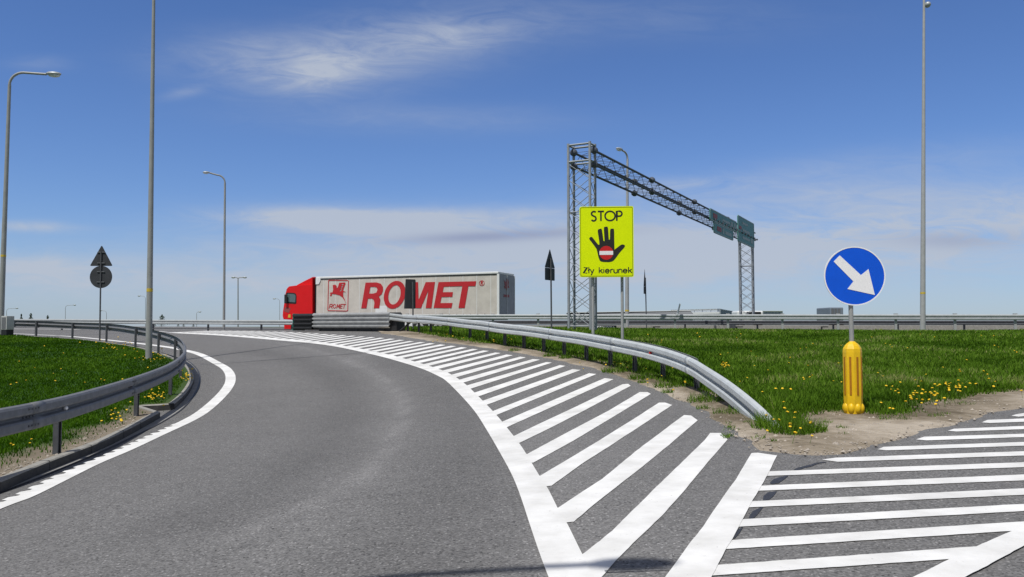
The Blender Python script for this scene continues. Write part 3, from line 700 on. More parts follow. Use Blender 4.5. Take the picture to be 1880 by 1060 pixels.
n_ = X.size; H = HH*(.5+rng.random(n_)); ang = rng.random(n_)*6.28; W = .006*np.clip(Y/14, .8, 3); la = rng.random(n_)*6.28; lean = H*(.2+.7*rng.random(n_))
v = np.empty((n_, 3, 3)); v[:, 0] = np.stack([X-np.cos(ang)*W, Y-np.sin(ang)*W, Z], 1); v[:, 1] = np.stack([X+np.cos(ang)*W, Y+np.sin(ang)*W, Z], 1); v[:, 2] = np.stack([X+np.cos(la)*lean, Y+np.sin(la)*lean, Z+H], 1)
me = bpy.data.meshes.new('grass_tufts'); me.from_pydata(v.reshape(-1, 3).tolist(), [], [(3*i, 3*i+1, 3*i+2) for i in range(n_)]); me.materials.append(M['bladeR'])
a = me.attributes.new('tone', 'FLOAT', 'POINT'); a.data.foreach_set('value', np.repeat(rng.random(n_)*.9, 3).astype(np.float32))
o = bpy.data.objects.new('grass_tufts', me); COL.objects.link(o); struct(o, 'stuff'); o['label'] = 'grass tufts growing on the sandy verge around the rail end'; o['category'] = 'grass'
# pebbles on the verge
pb = MB()
for i in range(9000):
    u = random.random(); py = 620+240*u**.6; px = random.uniform(860, 1880)
    if i % 3 == 0: px = random.uniform(0, 330); py = random.uniform(760, 870)
    if px > 400: 
        c = at(px, py, .02)
        X1, Y1 = np.array([c.x]), np.array([c.y])
        if not inpoly(X1, Y1, dirtPoly)[0] or (inpoly(X1, Y1, grassPoly)[0] and random.random() > .1): continue
    else:
        c = at(px, py, CH)
        X1, Y1 = np.array([c.x]), np.array([c.y])
        if not inpoly(X1, Y1, lawnP)[0] or dirtL(X1, Y1, None)[0] < .5: continue
    r = random.uniform(.003, .013)*random.choice((1, 1, 1, 1, 2.2)); 
    k = pb.add([c+Vector((x*r*random.uniform(.7, 1.3), y*r*random.uniform(.7, 1.3), z*r*.7)) for x, y, z in ((1, 0, 0), (0, 1, 0), (-1, 0, 0), (0, -1, 0), (.2, .1, 1), (0, 0, -1))])
    for q in ((0, 1, 4), (1, 2, 4), (2, 3, 4), (3, 0, 4), (1, 0, 5), (2, 1, 5), (3, 2, 5), (0, 3, 5)): pb.face(*[k+i for i in q])
o = pb.build('gravel', 'pebble', normals=False); struct(o, 'stuff'); o['label'] = 'small pale stones scattered over the sandy verges'; o['category'] = 'gravel'
# dandelions: one small mesh, many individuals
dm = MB(); dm.cur = 1; dm.tube([(0, 0, -.12), (.004, 0, 0)], .003, 5); dm.cur = 0
dm.ell((.004, 0, .006), (.022, .022, .012), 9, 4)
dme = dm.mesh('dandelion', ['petal', 'stem'])
def dandelions(lst, zf, label, group, hgt):
    for px, py in lst:
        c = at(px, py, hgt)
        o = bpy.data.objects.new('dandelion', dme); COL.objects.link(o); o.location = c; o.rotation_euler = (random.uniform(-.5, .1), random.uniform(-.3, .3), random.random()*6)
        s = random.uniform(.65, 1.05)*max(1, c.y/22); o.scale = (s, s, s); tag(o, label, 'dandelion', group)
def scat(n, x0, x1, y0, y1, g=None):
    out = []
    for _ in range(n):
        if g: out.append((random.gauss((x0+x1)/2, (x1-x0)/4), random.gauss((y0+y1)/2, (y1-y0)/4)))
        else: out.append((random.uniform(x0, x1), random.uniform(y0, y1)))
    return out
dandelions(scat(34, 1620, 1760, 700, 745, 1)+scat(22, 1725, 1795, 702, 718, 1)+[(1618, 740), (1634, 750), (1640, 751), (1636, 716), (1650, 722)], None, 'yellow dandelion in the flower patch right of the yellow bollard', 'dandelions right of the yellow bollard', .14)
dandelions(scat(17, 1405, 1500, 735, 800, 1), None, 'yellow dandelion in the tuft at the sloping end of the gore guard rail', 'dandelions at the guard rail end', .13)
dandelions(scat(74, 1180, 1880, 612, 720)+scat(14, 1320, 1345, 665, 673, 1)+[(1410, 680), (1437, 714), (1475, 694), (1487, 693), (1424, 714), (1452, 715), (1491, 690), (1545, 702), (1530, 700), (1400, 720), (1476, 697), (1540, 667)], None, 'lone yellow dandelion scattered in the right-hand meadow', 'dandelions scattered in the right-hand meadow', .16)
dandelions(scat(24, 790, 950, 609, 628)+scat(16, 1060, 1200, 655, 680), None, 'yellow dandelion in the grass strip under the gore guard rail', 'dandelions under the gore guard rail', .10)
dandelions(scat(34, 243, 318, 640, 668, 1)+scat(20, 190, 250, 628, 642), None, 'yellow dandelion around the foot of the tall lamp mast', 'dandelions around the tall lamp mast', CH+.07)
dandelions(scat(30, 256, 312, 712, 742, 1)+scat(26, 333, 352, 676, 706, 1)+scat(16, 185, 245, 742, 775, 1), None, 'yellow dandelion in the tight bend between guard rail and kerb', 'dandelions between guard rail and kerb', CH+.06)
dandelions(scat(26, 5, 240, 618, 720)+scat(10, 10, 80, 780, 820), None, 'pale yellow dandelion in the left lawn inside the guard rail', 'dandelions in the left lawn', CH+.06)

# ------------------------------------------------------------------ guard rails
WP = [(.03, 0), (.066, .010), (.083, .03), (.083, .105), (.072, .124), (.022, .140), (.018, .155), (.022, .170), (.072, .186), (.083, .205), (.083, .272), (.066, .298), (.03, .31)]
WPB = WP+[(u-.006, z) for u, z in WP[::-1]]
def cpost(hp, wd=.12, dp=.06):
    m = MB(); t = .006
    m.box((0, 0, hp/2-.15), (t, wd, hp+.3)); m.box((dp/2-t/2+.0, wd/2-t/2, hp/2-.15), (dp-2*t, t-.0005, hp+.2995)); m.box((dp/2-t/2, -wd/2+t/2, hp/2-.15), (dp-2*t, t-.0005, hp+.2995))
    m.box((dp-t, wd/2-.012, hp/2-.15), (t, .022, hp+.299)); m.box((dp-t, -wd/2+.012, hp/2-.15), (t, .022, hp+.299))
    return m
def splices(mb, path, every, ztop, ph=0):
    acc = ph
    for i in range(1, len(path)):
        p, n = path[i]; acc += (p-path[i-1][0]).length
        if acc >= every:
            acc -= every; d = Vector((-n.y, n.x, 0)); rz = math.atan2(d.y, d.x)
            for du in (-.10, -.03, .04, .11):
                for z in (.06, .155, .25): mb.box(p+n*({.06: .083, .155: .02, .25: .083}[z])+d*du+Vector((0, 0, z)), (.022, .02, .022), rz)
def laps(parent, mt, path, every, ph=0, k=1.15):
    acc = ph
    for i in range(1, len(path)-2):
        acc += (path[i][0]-path[i-1][0]).length
        if acc >= every:
            acc -= every; mb = MB(.38); mb.sweep([(path[i][0], path[i][1]), (path[i+1][0], path[i+1][1])], [(u*k+(.003 if j < len(WP) else -.001), z+(-.003 if j in (0,) else .003 if j == len(WP)-1 else 0)) for j, (u, z) in enumerate(WPB)]); mb.build('splice_lap', mt, parent)
# left inner rail
lpost = [(-330, 965), (-120, 905), (100, 833), (247, 764), (310, 725.5), (329, 695), (319, 667), (289, 650), (247, 637.5), (194, 626.5), (131.6, 621), (65, 617.2), (8, 614.8), (-60, 612)]
LP = gpts(lpost, CH); LP = [Vector((p.x, p.y, p.z-.0)) for p in LP]
gr = thing('guard_rail', 'grey W-beam guard rail curving around the left bend along the kerb', 'guard rail', LP[2])
pth = [(p+n*.07+Vector((0, 0, .41)), n) for p, n in normals2(crom(LP, .25), 1)]
b = MB(.38); b.sweep(pth, WPB)
# small radius end so it reads as one ribbon
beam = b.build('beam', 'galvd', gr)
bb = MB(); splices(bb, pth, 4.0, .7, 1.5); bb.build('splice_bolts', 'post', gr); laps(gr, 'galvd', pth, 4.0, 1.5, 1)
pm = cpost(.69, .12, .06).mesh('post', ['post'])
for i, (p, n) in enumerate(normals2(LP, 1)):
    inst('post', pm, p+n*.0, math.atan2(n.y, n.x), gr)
    s = MB(); s.box(p+n*.06+Vector((0, 0, .565)), (.055, .08, .16), math.atan2(n.y, n.x)); s.build('spacer', 'post', gr)
rf = MB(); q = min(pth, key=lambda t: abs((t[0].x/t[0].y)-(124-CX)/F)+(0 if t[0].y < 16 else 9)); rf.ell(q[0]+q[1]*.045+Vector((0, 0, .155)), (.03, .03, .03), 10, 6); rf.build('reflector', 'whitef', gr)
# gore rail
gpost = [(748, 609.5), (768, 611.5), (790, 613.5), (826, 619), (862, 625.5), (893, 630), (925.6, 636.5), (960.7, 641.5), (997, 647.5), (1034.5, 655.5), (1075, 663.5), (1119, 674.5), (1164, 686), (1215.5, 699.5), (1277, 716)]
GP = gpts(gpost); endp = [at(1322, 734), at(1382, 760), at(1466, 795)]
railtop = []
gg = thing('guard_rail', 'pale double-ridged guard rail along the gore, sloping into the ground', 'guard rail', GP[8])
path = crom(GP+endp, .2); ng = len(path)
i_e = min(range(ng), key=lambda i: (path[i]-GP[-1]).length)
run = [0]
for a, b_ in zip(path, path[1:]): run.append(run[-1]+(b_-a).length)
Lend = run[-1]-run[i_e]
def _ri(q): return run[min(range(ng), key=lambda i: (path[i]-q).length)]
zr = [_ri(GP[-3]), _ri(GP[-2]), _ri(GP[-1]), _ri(endp[0]), _ri(endp[1]), run[-1]]
pp = []
for i, (p, n) in enumerate(normals2(path, 1)):
    z = float(np.mean([np.interp(run[i]+dd_, zr+[zr[-1]+1], [.42, .41, .30, .17, .02, -.27, -.6]) for dd_ in np.linspace(-1, 1, 11)]))
    pp.append((p+n*.10+Vector((0, 0, z)), n))
b = MB(.38); b.sweep(pp, [(u*1.15, z) for u, z in WPB]); b.build('beam', 'galvnew', gg)
bb = MB(); splices(bb, pp, 4.0, .7, 2.3); bb.build('splice_bolts', 'post', gg); laps(gg, 'galvnew', pp[:-14], 4.0, 2.3)
rp = [(p-n*.13-Vector((0, 0, .03)), -n) for p, n in [(path[i], normals2(path, 1)[i][1]) for i in range(0, i_e-1)]]
pr = []
for i, (p, n) in enumerate(rp):
    t = max(0, (i-(i_e-14))/14); pr.append((p+Vector((0, 0, .42-.20*t*t)), n))
b = MB(.38); b.sweep(pr, WPB); b.build('rear_beam', 'galv', gg)
nn = normals2(GP, 1)
for i, (p, n) in enumerate(nn):
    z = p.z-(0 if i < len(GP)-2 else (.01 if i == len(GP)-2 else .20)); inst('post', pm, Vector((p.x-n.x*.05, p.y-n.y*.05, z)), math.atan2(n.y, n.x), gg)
for p, dz in ((endp[0], .33),):
    inst('post', pm, Vector((p.x, p.y, p.z-dz)), 0.3, gg)
rd = MB(); q = min(pp, key=lambda t: abs(t[0].x/t[0].y-(1197-CX)/F)); rd.box(q[0]+q[1]*.06+Vector((0, 0, .155)), (.05, .05, .05), math.atan2(q[1].y, q[1].x)); rd.build('red_reflector', 'red', gg, bevel=.01)
# crash cushion at the nose of the gore
cA, cB = at(548, 608.2), at(735, 609.0)
cc = thing('crash_cushion', 'long ribbed crash cushion with black nose and green marker at the gore tip', 'crash cushion', cA)
ax = (cB-cA); ax.z = 0; Lc = ax.length; ax.normalize(); ny = Vector((ax.y, -ax.x, 0))
if ny.y > 0: ny = -ny
zc = cA.z; scl = pxm(cA.y); Hc = .86
prof = []
nr = 4
def ribs(mb, s0, s1, w0, w1, z0, z1, amp):
    pr_ = []
    for i in range(nr):
        a = z0+(z1-z0)*i/nr; d = (z1-z0)/nr; pr_ += [(0, a), (amp*.25, a+d*.22), (amp, a+d*.38), (amp, a+d*.66), (amp*.25, a+d*.82)]
    pr_ += [(0, z1)]; pr_ = pr_+[(u-.01, z) for u, z in pr_[::-1]]
    for sd, sg in ((w0, 1), (w1, -1)):
        mb.sweep([(cA+ax*s0+ny*sg*(abs(sd)), ny*sg), (cA+ax*s1+ny*sg*abs(sd if sg > 0 else sd), ny*sg)], pr_, smooth=False)
m = MB(); sN = Lc*40/187
ribs(m, .06, sN, .32, -.32, .06, Hc, .10); m.box(cA+ax*(sN/2+.03)+Vector((0, 0, Hc/2+.03)), (sN-.06, .60, Hc-.14), math.atan2(ax.y, ax.x)); m.build('nose', 'dark', cc)
m = MB(); m.cur = 0; m.box(cA+ax*.02+Vector((0, 0, Hc/2+.02)), (.05, .72, Hc-.02), math.atan2(ax.y, ax.x)); m.build('marker', 'green', cc, bevel=.01)
segs = 5; sE = Lc*178/187
for i in range(segs):
    a = sN+(sE-sN)*i/segs; b_ = sN+(sE-sN)*(i+1)/segs+.06
    m = MB(); ribs(m, a, b_, .30+.012*i, -.3, .16, Hc+.01, .085); m.build('side_panel', 'cush', cc)
m = MB(); m.box(cA+ax*(Lc*.62)+Vector((0, 0, .09)), (Lc*.72, .45, .14), math.atan2(ax.y, ax.x)); m.build('base_rail', 'dark', cc)
for i in range(6):
    m = MB(); m.box(cA+ax*(sN+(sE-sN)*(i+.5)/6)+Vector((0, 0, Hc*.5)), (.08, .50, Hc*.9), math.atan2(ax.y, ax.x)); m.build('diaphragm', 'dark', cc)
m = MB(); m.box(cB-ax*.15+Vector((0, 0, Hc*.42)), (.35, .5, Hc*.75), math.atan2(ax.y, ax.x)); m.bar(cB+ax*.9+Vector((0, 0, .65*Hc)), cB+ax*.3+ny*.35+Vector((0, 0, 0)), .04); m.build('anchor_frame', 'dark', cc)
# sheet pieces joining cushion and rail
m = MB()
gs = pp[0][0]
m.sweep([(cB-ax*.5+ny*.33+Vector((0, 0, Hc-.34)), ny), (gs+pp[0][1]*.01, pp[0][1]), (pp[3][0]+pp[3][1]*.012, pp[3][1])], WPB); m.build('transition_beam', 'galv', cc)

# far barriers
def barrier(name, label, line, hgt, spacing, beams, mp, mbm, postw=.12, group=None, knob=False, pts_y=1):
    """line: list of ground points (Vectors)"""
    th = thing(name, label, 'guard rail', line[0], group)
    path = crom(line, 1.0)
    nb = normals2(path, 1); nb = [(p, (n if n.y < 0 else -n)) for p, n in nb]
    for k, z in enumerate(beams):
        b = MB(); b.sweep([(p+n*.10+Vector((0, 0, z)), n) for p, n in nb], WPB); b.build('beam', mbm, th)
    m = MB(); m.box((0, 0, hgt/2-.1), (postw*.6, postw, hgt+.2))
    if knob: m.box((0, 0, hgt+.012), (.09, .16, .05))
    me = m.mesh('post', [mp]); acc = 0
    for i in range(1, len(nb)):
        acc += (nb[i][0]-nb[i-1][0]).length
        if acc >= spacing: acc = 0; p, n = nb[i]; inst('post', me, p+n*.0, math.atan2(n.y, n.x), th)
    return th
def bline(pts, hsub=0):
    out = []
    for x, d in pts: out.append(Vector(((x-CX)/F*d, d, h((x-CX)/F*d, d)-hsub)))
    return out
def zfix(line, yt, hgt):
    """place so that the top shows at picture row yt"""
    for p in line:
        p.z = CZ + (HOR-yt)/F*p.y - hgt
    return line
lineR = zfix(bline([(700, 51.2), (915, 49), (1288, 46.8), (1800, 44.2), (2300, 42)]), 577.3, 1.02)
# front barrier: W beam at the top of 1 m posts
def barrier_exact():
    th = thing('guard_rail', 'long pale steel barrier with tall posts between the right meadow and the motorway', 'guard rail', lineR[1])
    path = crom(lineR, 1.0); nb = [(p, (n if n.y < 0 else -n)) for p, n in normals2(path, 1)]
    b = MB(); b.sweep([(p+n*.07+Vector((0, 0, .70)), n) for p, n in nb], [(u*1.0, z) for u, z in WPB]); b.build('beam', 'galv', th)
    m = MB(); m.box((0, 0, .45), (.07, .13, 1.15)); m.box((.02, 0, 1.04), (.12, .2, .05)); me = m.mesh('post', ['polelt'])
    m = MB(); m.box((.09, 0, .60), (.18, .012, .16)); 
    for px in (748, 810, 905, 988, 1057, 1147, 1239, 1336, 1436, 1538, 1644, 1752.5, 1863, 1978, 2100):
        q = min(nb, key=lambda t: abs(t[0].x/t[0].y-(px-CX)/F)); 
        u_ = (px-CX)/F; k = min(range(len(nb)-1), key=lambda i: abs(nb[i][0].x/nb[i][0].y-u_)); p = nb[k][0]; d = nb[k+1][0]-p; t = (u_*p.y-p.x)/(d.x-u_*d.y); p = p+d*t
        inst('post', me, p, math.atan2(q[1].y, q[1].x), th)
barrier_exact()
l2 = zfix(bline([(560, 62), (915, 58.5), (1288, 56), (1800, 53), (2400, 50)]), 588.5, .75)
barrier('guard_rail', 'darker median guard rail seen behind the motorway carriageway', l2, .70, 4, [.44], 'post', 'post')  # beam takes the dark post steel, so its shade is in the colour
l3 = zfix(bline([(560, 64.5), (915, 61), (1288, 58.2), (1800, 55.2), (2400, 52)]), 597.2, .9)
cw = MB(); cw.sweep([(p, n if n.y < 0 else -n) for p, n in normals2(crom(l3, 2), 1)], [(.28, -.6), (.28, .1), (.12, .35), (.10, .9), (-.10, .9), (-.28, -.6)], smooth=False)
o = cw.build('concrete_barrier', 'concrete'); tag(o, 'low pale concrete barrier along the far side of the motorway', 'barrier')
# dark brackets hanging on the far barrier
m = MB(); m.box((0, 0, 0), (.5, .05, .07)); m.box((-.2, 0, -.15), (.1, .05, .3)); brk = m.mesh('bracket', ['dark'])
for i, px in enumerate((1205, 1357, 1513, 1680, 1857)):
    p = zfix(bline([(px, 56.5)]), 600.5, 0)[0]; o = bpy.data.objects.new('drain_bracket', brk); COL.objects.link(o); o.location = p; tag(o, 'small dark bracket on the far concrete barrier', 'bracket', 'brackets on the far concrete barrier')
lineL = zfix(bline([(610, 51.5), (520, 52.5), (300, 55.5), (20, 60), (-400, 68)]), 587.2, .76)
for i, p in enumerate(lineL): p.z = CZ+(HOR-[588.5, 588.2, 587.4, 585.8, 584][i])/F*p.y-.76
farL = barrier('guard_rail', 'straight grey guard rail beyond the left ramp, crossing before the truck cab', lineL[::-1], .72, 4, [.45], 'post', 'galv')
# kerb rail / lower cable under that rail
m = MB(); m.sweep([(p+n*.05+Vector((0, 0, .13)), n) for p, n in [(p, n if n.y < 0 else -n) for p, n in normals2(crom(lineL[::-1], 2), 1)]], [(0, 0), (.05, 0), (.05, .06), (0, .06)], smooth=False); m.build('lower_rail', 'post', farL)

# ------------------------------------------------------------------ lamps
def arc(c, r, a0, a1, ux, n=8):
    return [c+ux*(r*math.cos(a))+Vector((0, 0, r*math.sin(a))) for a in [a0+(a1-a0)*i/n for i in range(n+1)]]
def lamp(label, base, top_c, arms, r0, r1, group=None, band=None, headl=.55, pm_='pole', top_extra=0, kind='street_lamp'):
    """base: foot; top_c: where the vertical shaft ends; arms: list of (horizontal unit vec, reach, rise)"""
    th = thing(kind, label, 'street lamp', base, group); base = Vector(base); top = Vector(top_c)
    m = MB(); nseg = 10; path = [base.lerp(top, i/nseg) for i in range(nseg+1)]
    m.tube(path, [r0+(r1-r0)*i/nseg for i in range(nseg+1)], 14 if r0 > .09 else 8); m.build('pole', pm_, th)
    for (u, reach, rs, tilt) in arms:
        u = Vector(u).normalized(); m = MB(); pts = []
        for i in range(11):
            a = math.pi/2*i/10; pts.append(top+u*(rs*(1-math.cos(a)))+Vector((0, 0, rs*math.sin(a))))
        e = pts[-1]; end = e+u*(reach-rs)+Vector((0, 0, tilt*(reach-rs))); pts.append(end)
        m.tube(pts, r1*.85, 8); m.build('arm', pm_, th)
        rot = Matrix(((u.x, -u.y, 0), (u.y, u.x, 0), (0, 0, 1)))
        m = MB(); m.ell(end+u*headl*.45+Vector((0, 0, .03*headl/.55)), (headl*.5, headl*.22, headl*.15), 12, 8, rot); hd = m.build('lamp_head', 'lamptop', th)
        m = MB(); m.ell(end+u*headl*.5+Vector((0, 0, -.03*headl/.55)), (headl*.38, headl*.17, headl*.13), 12, 8, rot); m.build('lamp_bowl', 'lampglass', hd)
    if band is not None:
        m = MB(); p = base.lerp(top, band); rr = (r0+(r1-r0)*band)+.004; m.tube([p, p+Vector((0, 0, .1))], rr, 14); m.build('yellow_band', 'yband', th)
    return th
# tall mast inside the bend
b0 = at(273, 661, CH); d0 = b0.y
lamp('tall grey tapered lamp mast rising from the left lawn out of the picture', b0, atd(283.5, -90, d0), [((.5, .85, 0), 1.6, .6, 0)], 5.9/pxm(d0), 2.4/pxm(d0), band=.163, headl=.8)
m = MB(); m.tube([b0+Vector((0, 0, -.05)), b0+Vector((0, 0, .02))], 8.5/pxm(d0), 12); 
# lamp at the left edge
b1 = at(1, 616, CH); d1 = b1.y
lamp('grey curved-arm street lamp at the left picture edge by the white cabinet', b1, atd(17.5, 156, d1), [((1, .15, 0), 63/pxm(d1), 24/pxm(d1), -.03)], 5.0/pxm(d1), 2.8/pxm(d1), band=.31, headl=28/pxm(d1))
# lamp behind the far rail
lamp('slender dark street lamp with arm curving left, behind the far left rail', atd(411, 607, 62), atd(413, 336, 62), [((-1, -.25, 0), 27/pxm(62), 14/pxm(62), .25)], 2.4/pxm(62), 1.7/pxm(62), headl=.55)
# lamp behind the gantry
lamp('grey street lamp with short hooked arm rising behind the yellow stop board', atd(1151, 600, 51), atd(1152, 292, 51), [((-1, -.9, 0), 15/pxm(51), 13/pxm(51), .55)], 4.0/pxm(51), 2.0/pxm(51), band=.09, headl=.62, pm_='polelt')
# right mast
b2 = atd(1694, 609, 44.6)
lamp('very tall pale lamp mast on the right behind the meadow', b2, atd(1696.5, -35, 44.6), [((.4, -1, 0), .8, .4, 0)], 4.9/pxm(44.6), 2.0/pxm(44.6), band=.105, headl=.6, pm_='polelt')
m = MB(); p = atd(1703, 9, 44.6); m.ell(p, (.17, .2, .17), 12, 8); m.box(p+Vector((-.10, 0, .05)), (.12, .05, .05)); 
hd = m.build('flood_lamp', 'lamptop', [o for o in COL.objects if o.get('label', '').startswith('very tall pale')][0])
# mast outside the picture whose soft shadow crosses the road at the bottom
T3 = at(1202, 1036); vv = Vector((-D.x/D.z, -D.y/D.z, 0)); Hh = 9.2
hd3 = T3+Vector((-vv.x*Hh, -vv.y*Hh, Hh)); b3 = Vector((hd3.x-2.0, hd3.y, 0)); b3.z = h(b3.x, b3.y)
lamp('curved-arm street lamp behind the camera, its shadow crossing the near road', b3, Vector((b3.x, b3.y, hd3.z-.72)), [((1, .0, 0), 1.65, .7, .02)], .085, .05, headl=.50)
# double lamp and the distant ones
lamp('distant double-headed street lamp between the tall masts', atd(437, 601, 190), atd(437, 513, 190), [((1, 0, 0), 1.1, .4, 0), ((-1, 0, 0), .6, .4, 0)], .16, .12, headl=1.1)
far_l = [(120, 566, 600, 420, 1, 14, 'tiny distant street lamp with arm to the right, third conifer side of the circular sign'), (12, 572, 600, 420, 1, 16, 'tiny distant street lamp with arm to the right above the white cabinet'),
         (195.5, 576, 600, 500, -1, 8, 'tiny distant street lamp with hook to the left just beyond the round sign'), (267, 549, 600, 380, -1, 9, 'tiny distant street lamp whose head peeks out left of the tall mast'),
         (361, 576, 600, 480, 1, 3, 'tiny distant street lamp left of the slender dark lamp'), (513.5, 554, 600, 330, -1, 7, 'tiny distant street lamp just left of the red truck cab')]
for x, yt, yb, dd, sg, rc, lb in far_l:
    lamp(lb, atd(x, yb+1.5, dd), atd(x, yt, dd), [((sg, 0, 0), rc/pxm(dd), min(rc, 5)/pxm(dd), .05)], .13*dd/400, .10*dd/400, group='tiny distant street lamps on the left horizon', headl=6/pxm(dd), pm_='pole')

# ------------------------------------------------------------------ cabinet
c0 = atd(14, 600, 38.0); c0.z = h(c0.x, c0.y)+CH; s = 1/pxm(c0.y)
th = thing('roadside_cabinet', 'narrow white roadside cabinet on a black plinth at the left end of the rail', 'cabinet', c0)
m = MB(); m.box(c0+Vector((0, 0, 5*s)), (15*s, 13*s, 14*s), -.45); m.build('plinth', 'dark', th)
m = MB(); m.box(c0+Vector((0, 0, 24.5*s)), (16*s, 14*s, 25*s), -.45); cb_ = m.build('housing', 'cabi', th, bevel=.01)
m = MB(); R3 = Matrix.Rotation(-.45, 3, 'Z'); m.box(c0+R3 @ Vector((0, -7.2*s, 0))+Vector((0, 0, 24*s)), (12*s, .4*s, 21*s), -.45); m.build('door', 'galvd', th)

# ------------------------------------------------------------------ signs
def signpost(th, a, b, r, m_='polelt'):
    m = MB(); m.tube([a, b], r, 10); return m.build('post', m_, th)
def rounded(poly, r, n=5):
    out = []; k = len(poly)
    for i in range(k):
        a, b, c = Vector(poly[i-1]), Vector(poly[i]), Vector(poly[(i+1) % k]); u = (a-b).normalized(); v_ = (c-b).normalized()
        for j in range(n+1):
            t = j/n; p = (1-t)**2*(b+u*r)+2*t*(1-t)*b+t*t*(b+v_*r); out.append((p.x, p.y))
    return out
def circ(cx, cy, r, n=40): return [(cx+r*math.cos(2*math.pi*i/n), cy+r*math.sin(2*math.pi*i/n)) for i in range(n)]
def frame(c, yaw):
    R_ = Matrix.Rotation(yaw, 3, 'Z'); return lambda u, v_, d: c+R_ @ Vector((u, d, v_))
# triangle and disc seen from behind
g0 = at(183, 626.5, CH); s = 1/pxm(g0.y)
th = thing('road_sign', 'dark backs of a triangular sign above a round sign on one post', 'road sign', g0)
f = frame(atd(183, 600, g0.y), .0)
yv = lambda y: (600-y)*s
m = MB(); m.prism([rounded([(-21*s, yv(488.5)), (21*s, yv(488.5)), (0, yv(450))], 3*s)], f, -.0, .012); m.build('triangular_plate', 'signback', th)
m = MB(); m.prism([circ(0, yv(508.7), 20.6*s, 36)], f, .0, .012); m.build('round_plate', 'signback', th)
for zz in (463, 483, 499, 518):
    m = MB(); m.box(f(0, yv(zz), -.02), (14*s, .03, 1.4*s)); m.build('clamp', 'galvd', th)
signpost(th, g0, f(0, yv(462), -.035), 1.5*s*.9, 'post')
# pointed sign (triangle over rectangle) seen obliquely
def obl(label, px, ytop, ymid, ybot, wpx, ybase, dd, realw=.85):
    s = 1/pxm(dd); wid = wpx*s; yaw = math.acos(min(1, wid/realw)); c = atd(px, 600, dd); th = thing('road_sign', label, 'road sign', atd(px+2, ybase, dd)); f = frame(c, yaw)
    yv = lambda y: (600-y)*s; hw = realw/2
    m = MB(); m.prism([rounded([(-hw, yv(ymid)), (hw, yv(ymid)), (0, yv(ytop))], .05)], f, 0, .015); m.build('triangular_plate', 'signback', th)
    if ybot: m = MB(); m.prism([rounded([(-hw*.95, yv(ybot)), (hw*.95, yv(ybot)), (hw*.95, yv(ymid)-.01), (-hw*.95, yv(ymid)-.01)], .04)], f, 0.001, .016); m.build('rectangular_plate', 'signback', th)
    signpost(th, atd(px+2.5, ybase, dd), f(.0, yv((ytop+ymid)/2), -.04), .035, 'post'); return th
obl('dark back of a pointed triangular sign with plate, left of the lattice tower', 1010, 457, 492, 515, 20, 606, 33)
obl('dark narrow sign seen nearly edge-on to the right of the stop board', 1184.5, 494, 526, 540, 8, 606, 50, .85)
dd = 36; s = 1/pxm(dd); c = atd(754, 600, dd); th = thing('road_sign', 'tall dark rectangular sign back standing in front of the trailer lettering', 'road sign', atd(758, 609, dd)); f = frame(c, .55)
m = MB(); m.prism([rounded([(-.26, 33*s), (.22, 33*s), (.22, 87*s), (-.26, 87*s)], .03)], f, 0, .02); m.build('plate', 'signback', th)
m = MB(); m.prism([rounded([(-.30, 33*s), (.22, 33*s), (.22, 86*s), (-.24, 86*s)], .03)], frame(c+Vector((-.02, .12, 0)), .2), 0, .02); m.build('rear_plate', 'signback', th)
signpost(th, atd(758.5, 610, dd), atd(758, 518, dd)+Vector((0, -.06, 0)), .033, 'post')

# yellow STOP board
bY = at(1117, 641); dY = bY.y; s = 1/pxm(dY)
th = thing('wrong_way_sign', 'big fluorescent yellow STOP board with black hand on two grey posts', 'warning sign', bY)
yawY = -.08; cY = atd(1114.5, 600, dY); f = frame(cY, yawY); zz = lambda y: (600-y)*s; xx = lambda x: (x-1114.5)*s
m = MB(); m.prism([rounded([(xx(1065), zz(509)), (xx(1164), zz(509)), (xx(1164), zz(378)), (xx(1065), zz(378))], 3.5*s)], f, 0, .03); brd = m.build('board', 'yellow', th)
m = MB(); a_ = rounded([(xx(1066.6), zz(507.4)), (xx(1162.4), zz(507.4)), (xx(1162.4), zz(379.6)), (xx(1066.6), zz(379.6))], 3*s); b_ = rounded([(xx(1067.3), zz(506.7)), (xx(1161.7), zz(506.7)), (xx(1161.7), zz(380.3)), (xx(1067.3), zz(380.3))], 2.6*s)
m.prism([a_, b_], f, -.003, -.0005); m.build('border', 'black', brd)
def zp(x, y, ox, oy, k): return (xx(ox+x/k), zz(oy+y/k))
hand = [(300,494),(275,492),(255,485),(242,455),(232,410),(222,385),(178,325),(175,314),(184,304),(198,308),(248,363),(238,262),(242,249),(255,243),(269,250),(281,334),(288,337),(284,240),(290,230),(302,227),(314,236),(321,325),(328,325),(331,254),(339,243),(353,244),(360,256),(362,388),(368,396),(408,367),(428,363),(440,371),(435,385),(400,425),(372,463),(352,485),(325,494)]
hp = [Vector((*zp(x, y, 1040, 360, 4.075), 0)) for x, y in hand]; hp = crom(hp+[hp[0]], .02)[:-1]
m = MB(); m.prism([[(p.x, p.y) for p in hp]], f, -.004, -.0005); m.build('hand_symbol', 'black', brd)
cx_, cy_ = zp(301, 425, 1040, 360, 4.075); m = MB(); m.prism([circ(cx_, cy_, 52/4.075*s)], f, -.008, -.0045); dsc = m.build('red_disc', 'red', brd)
x0_, y0_ = zp(250, 440, 1040, 360, 4.075); x1_, y1_ = zp(352, 411, 1040, 360, 4.075)
m = MB(); m.prism([[(x0_, y0_), (x1_, y0_), (x1_, y1_), (x0_, y1_)]], f, -.012, -.0085); m.build('white_bar', 'whitef', dsc)
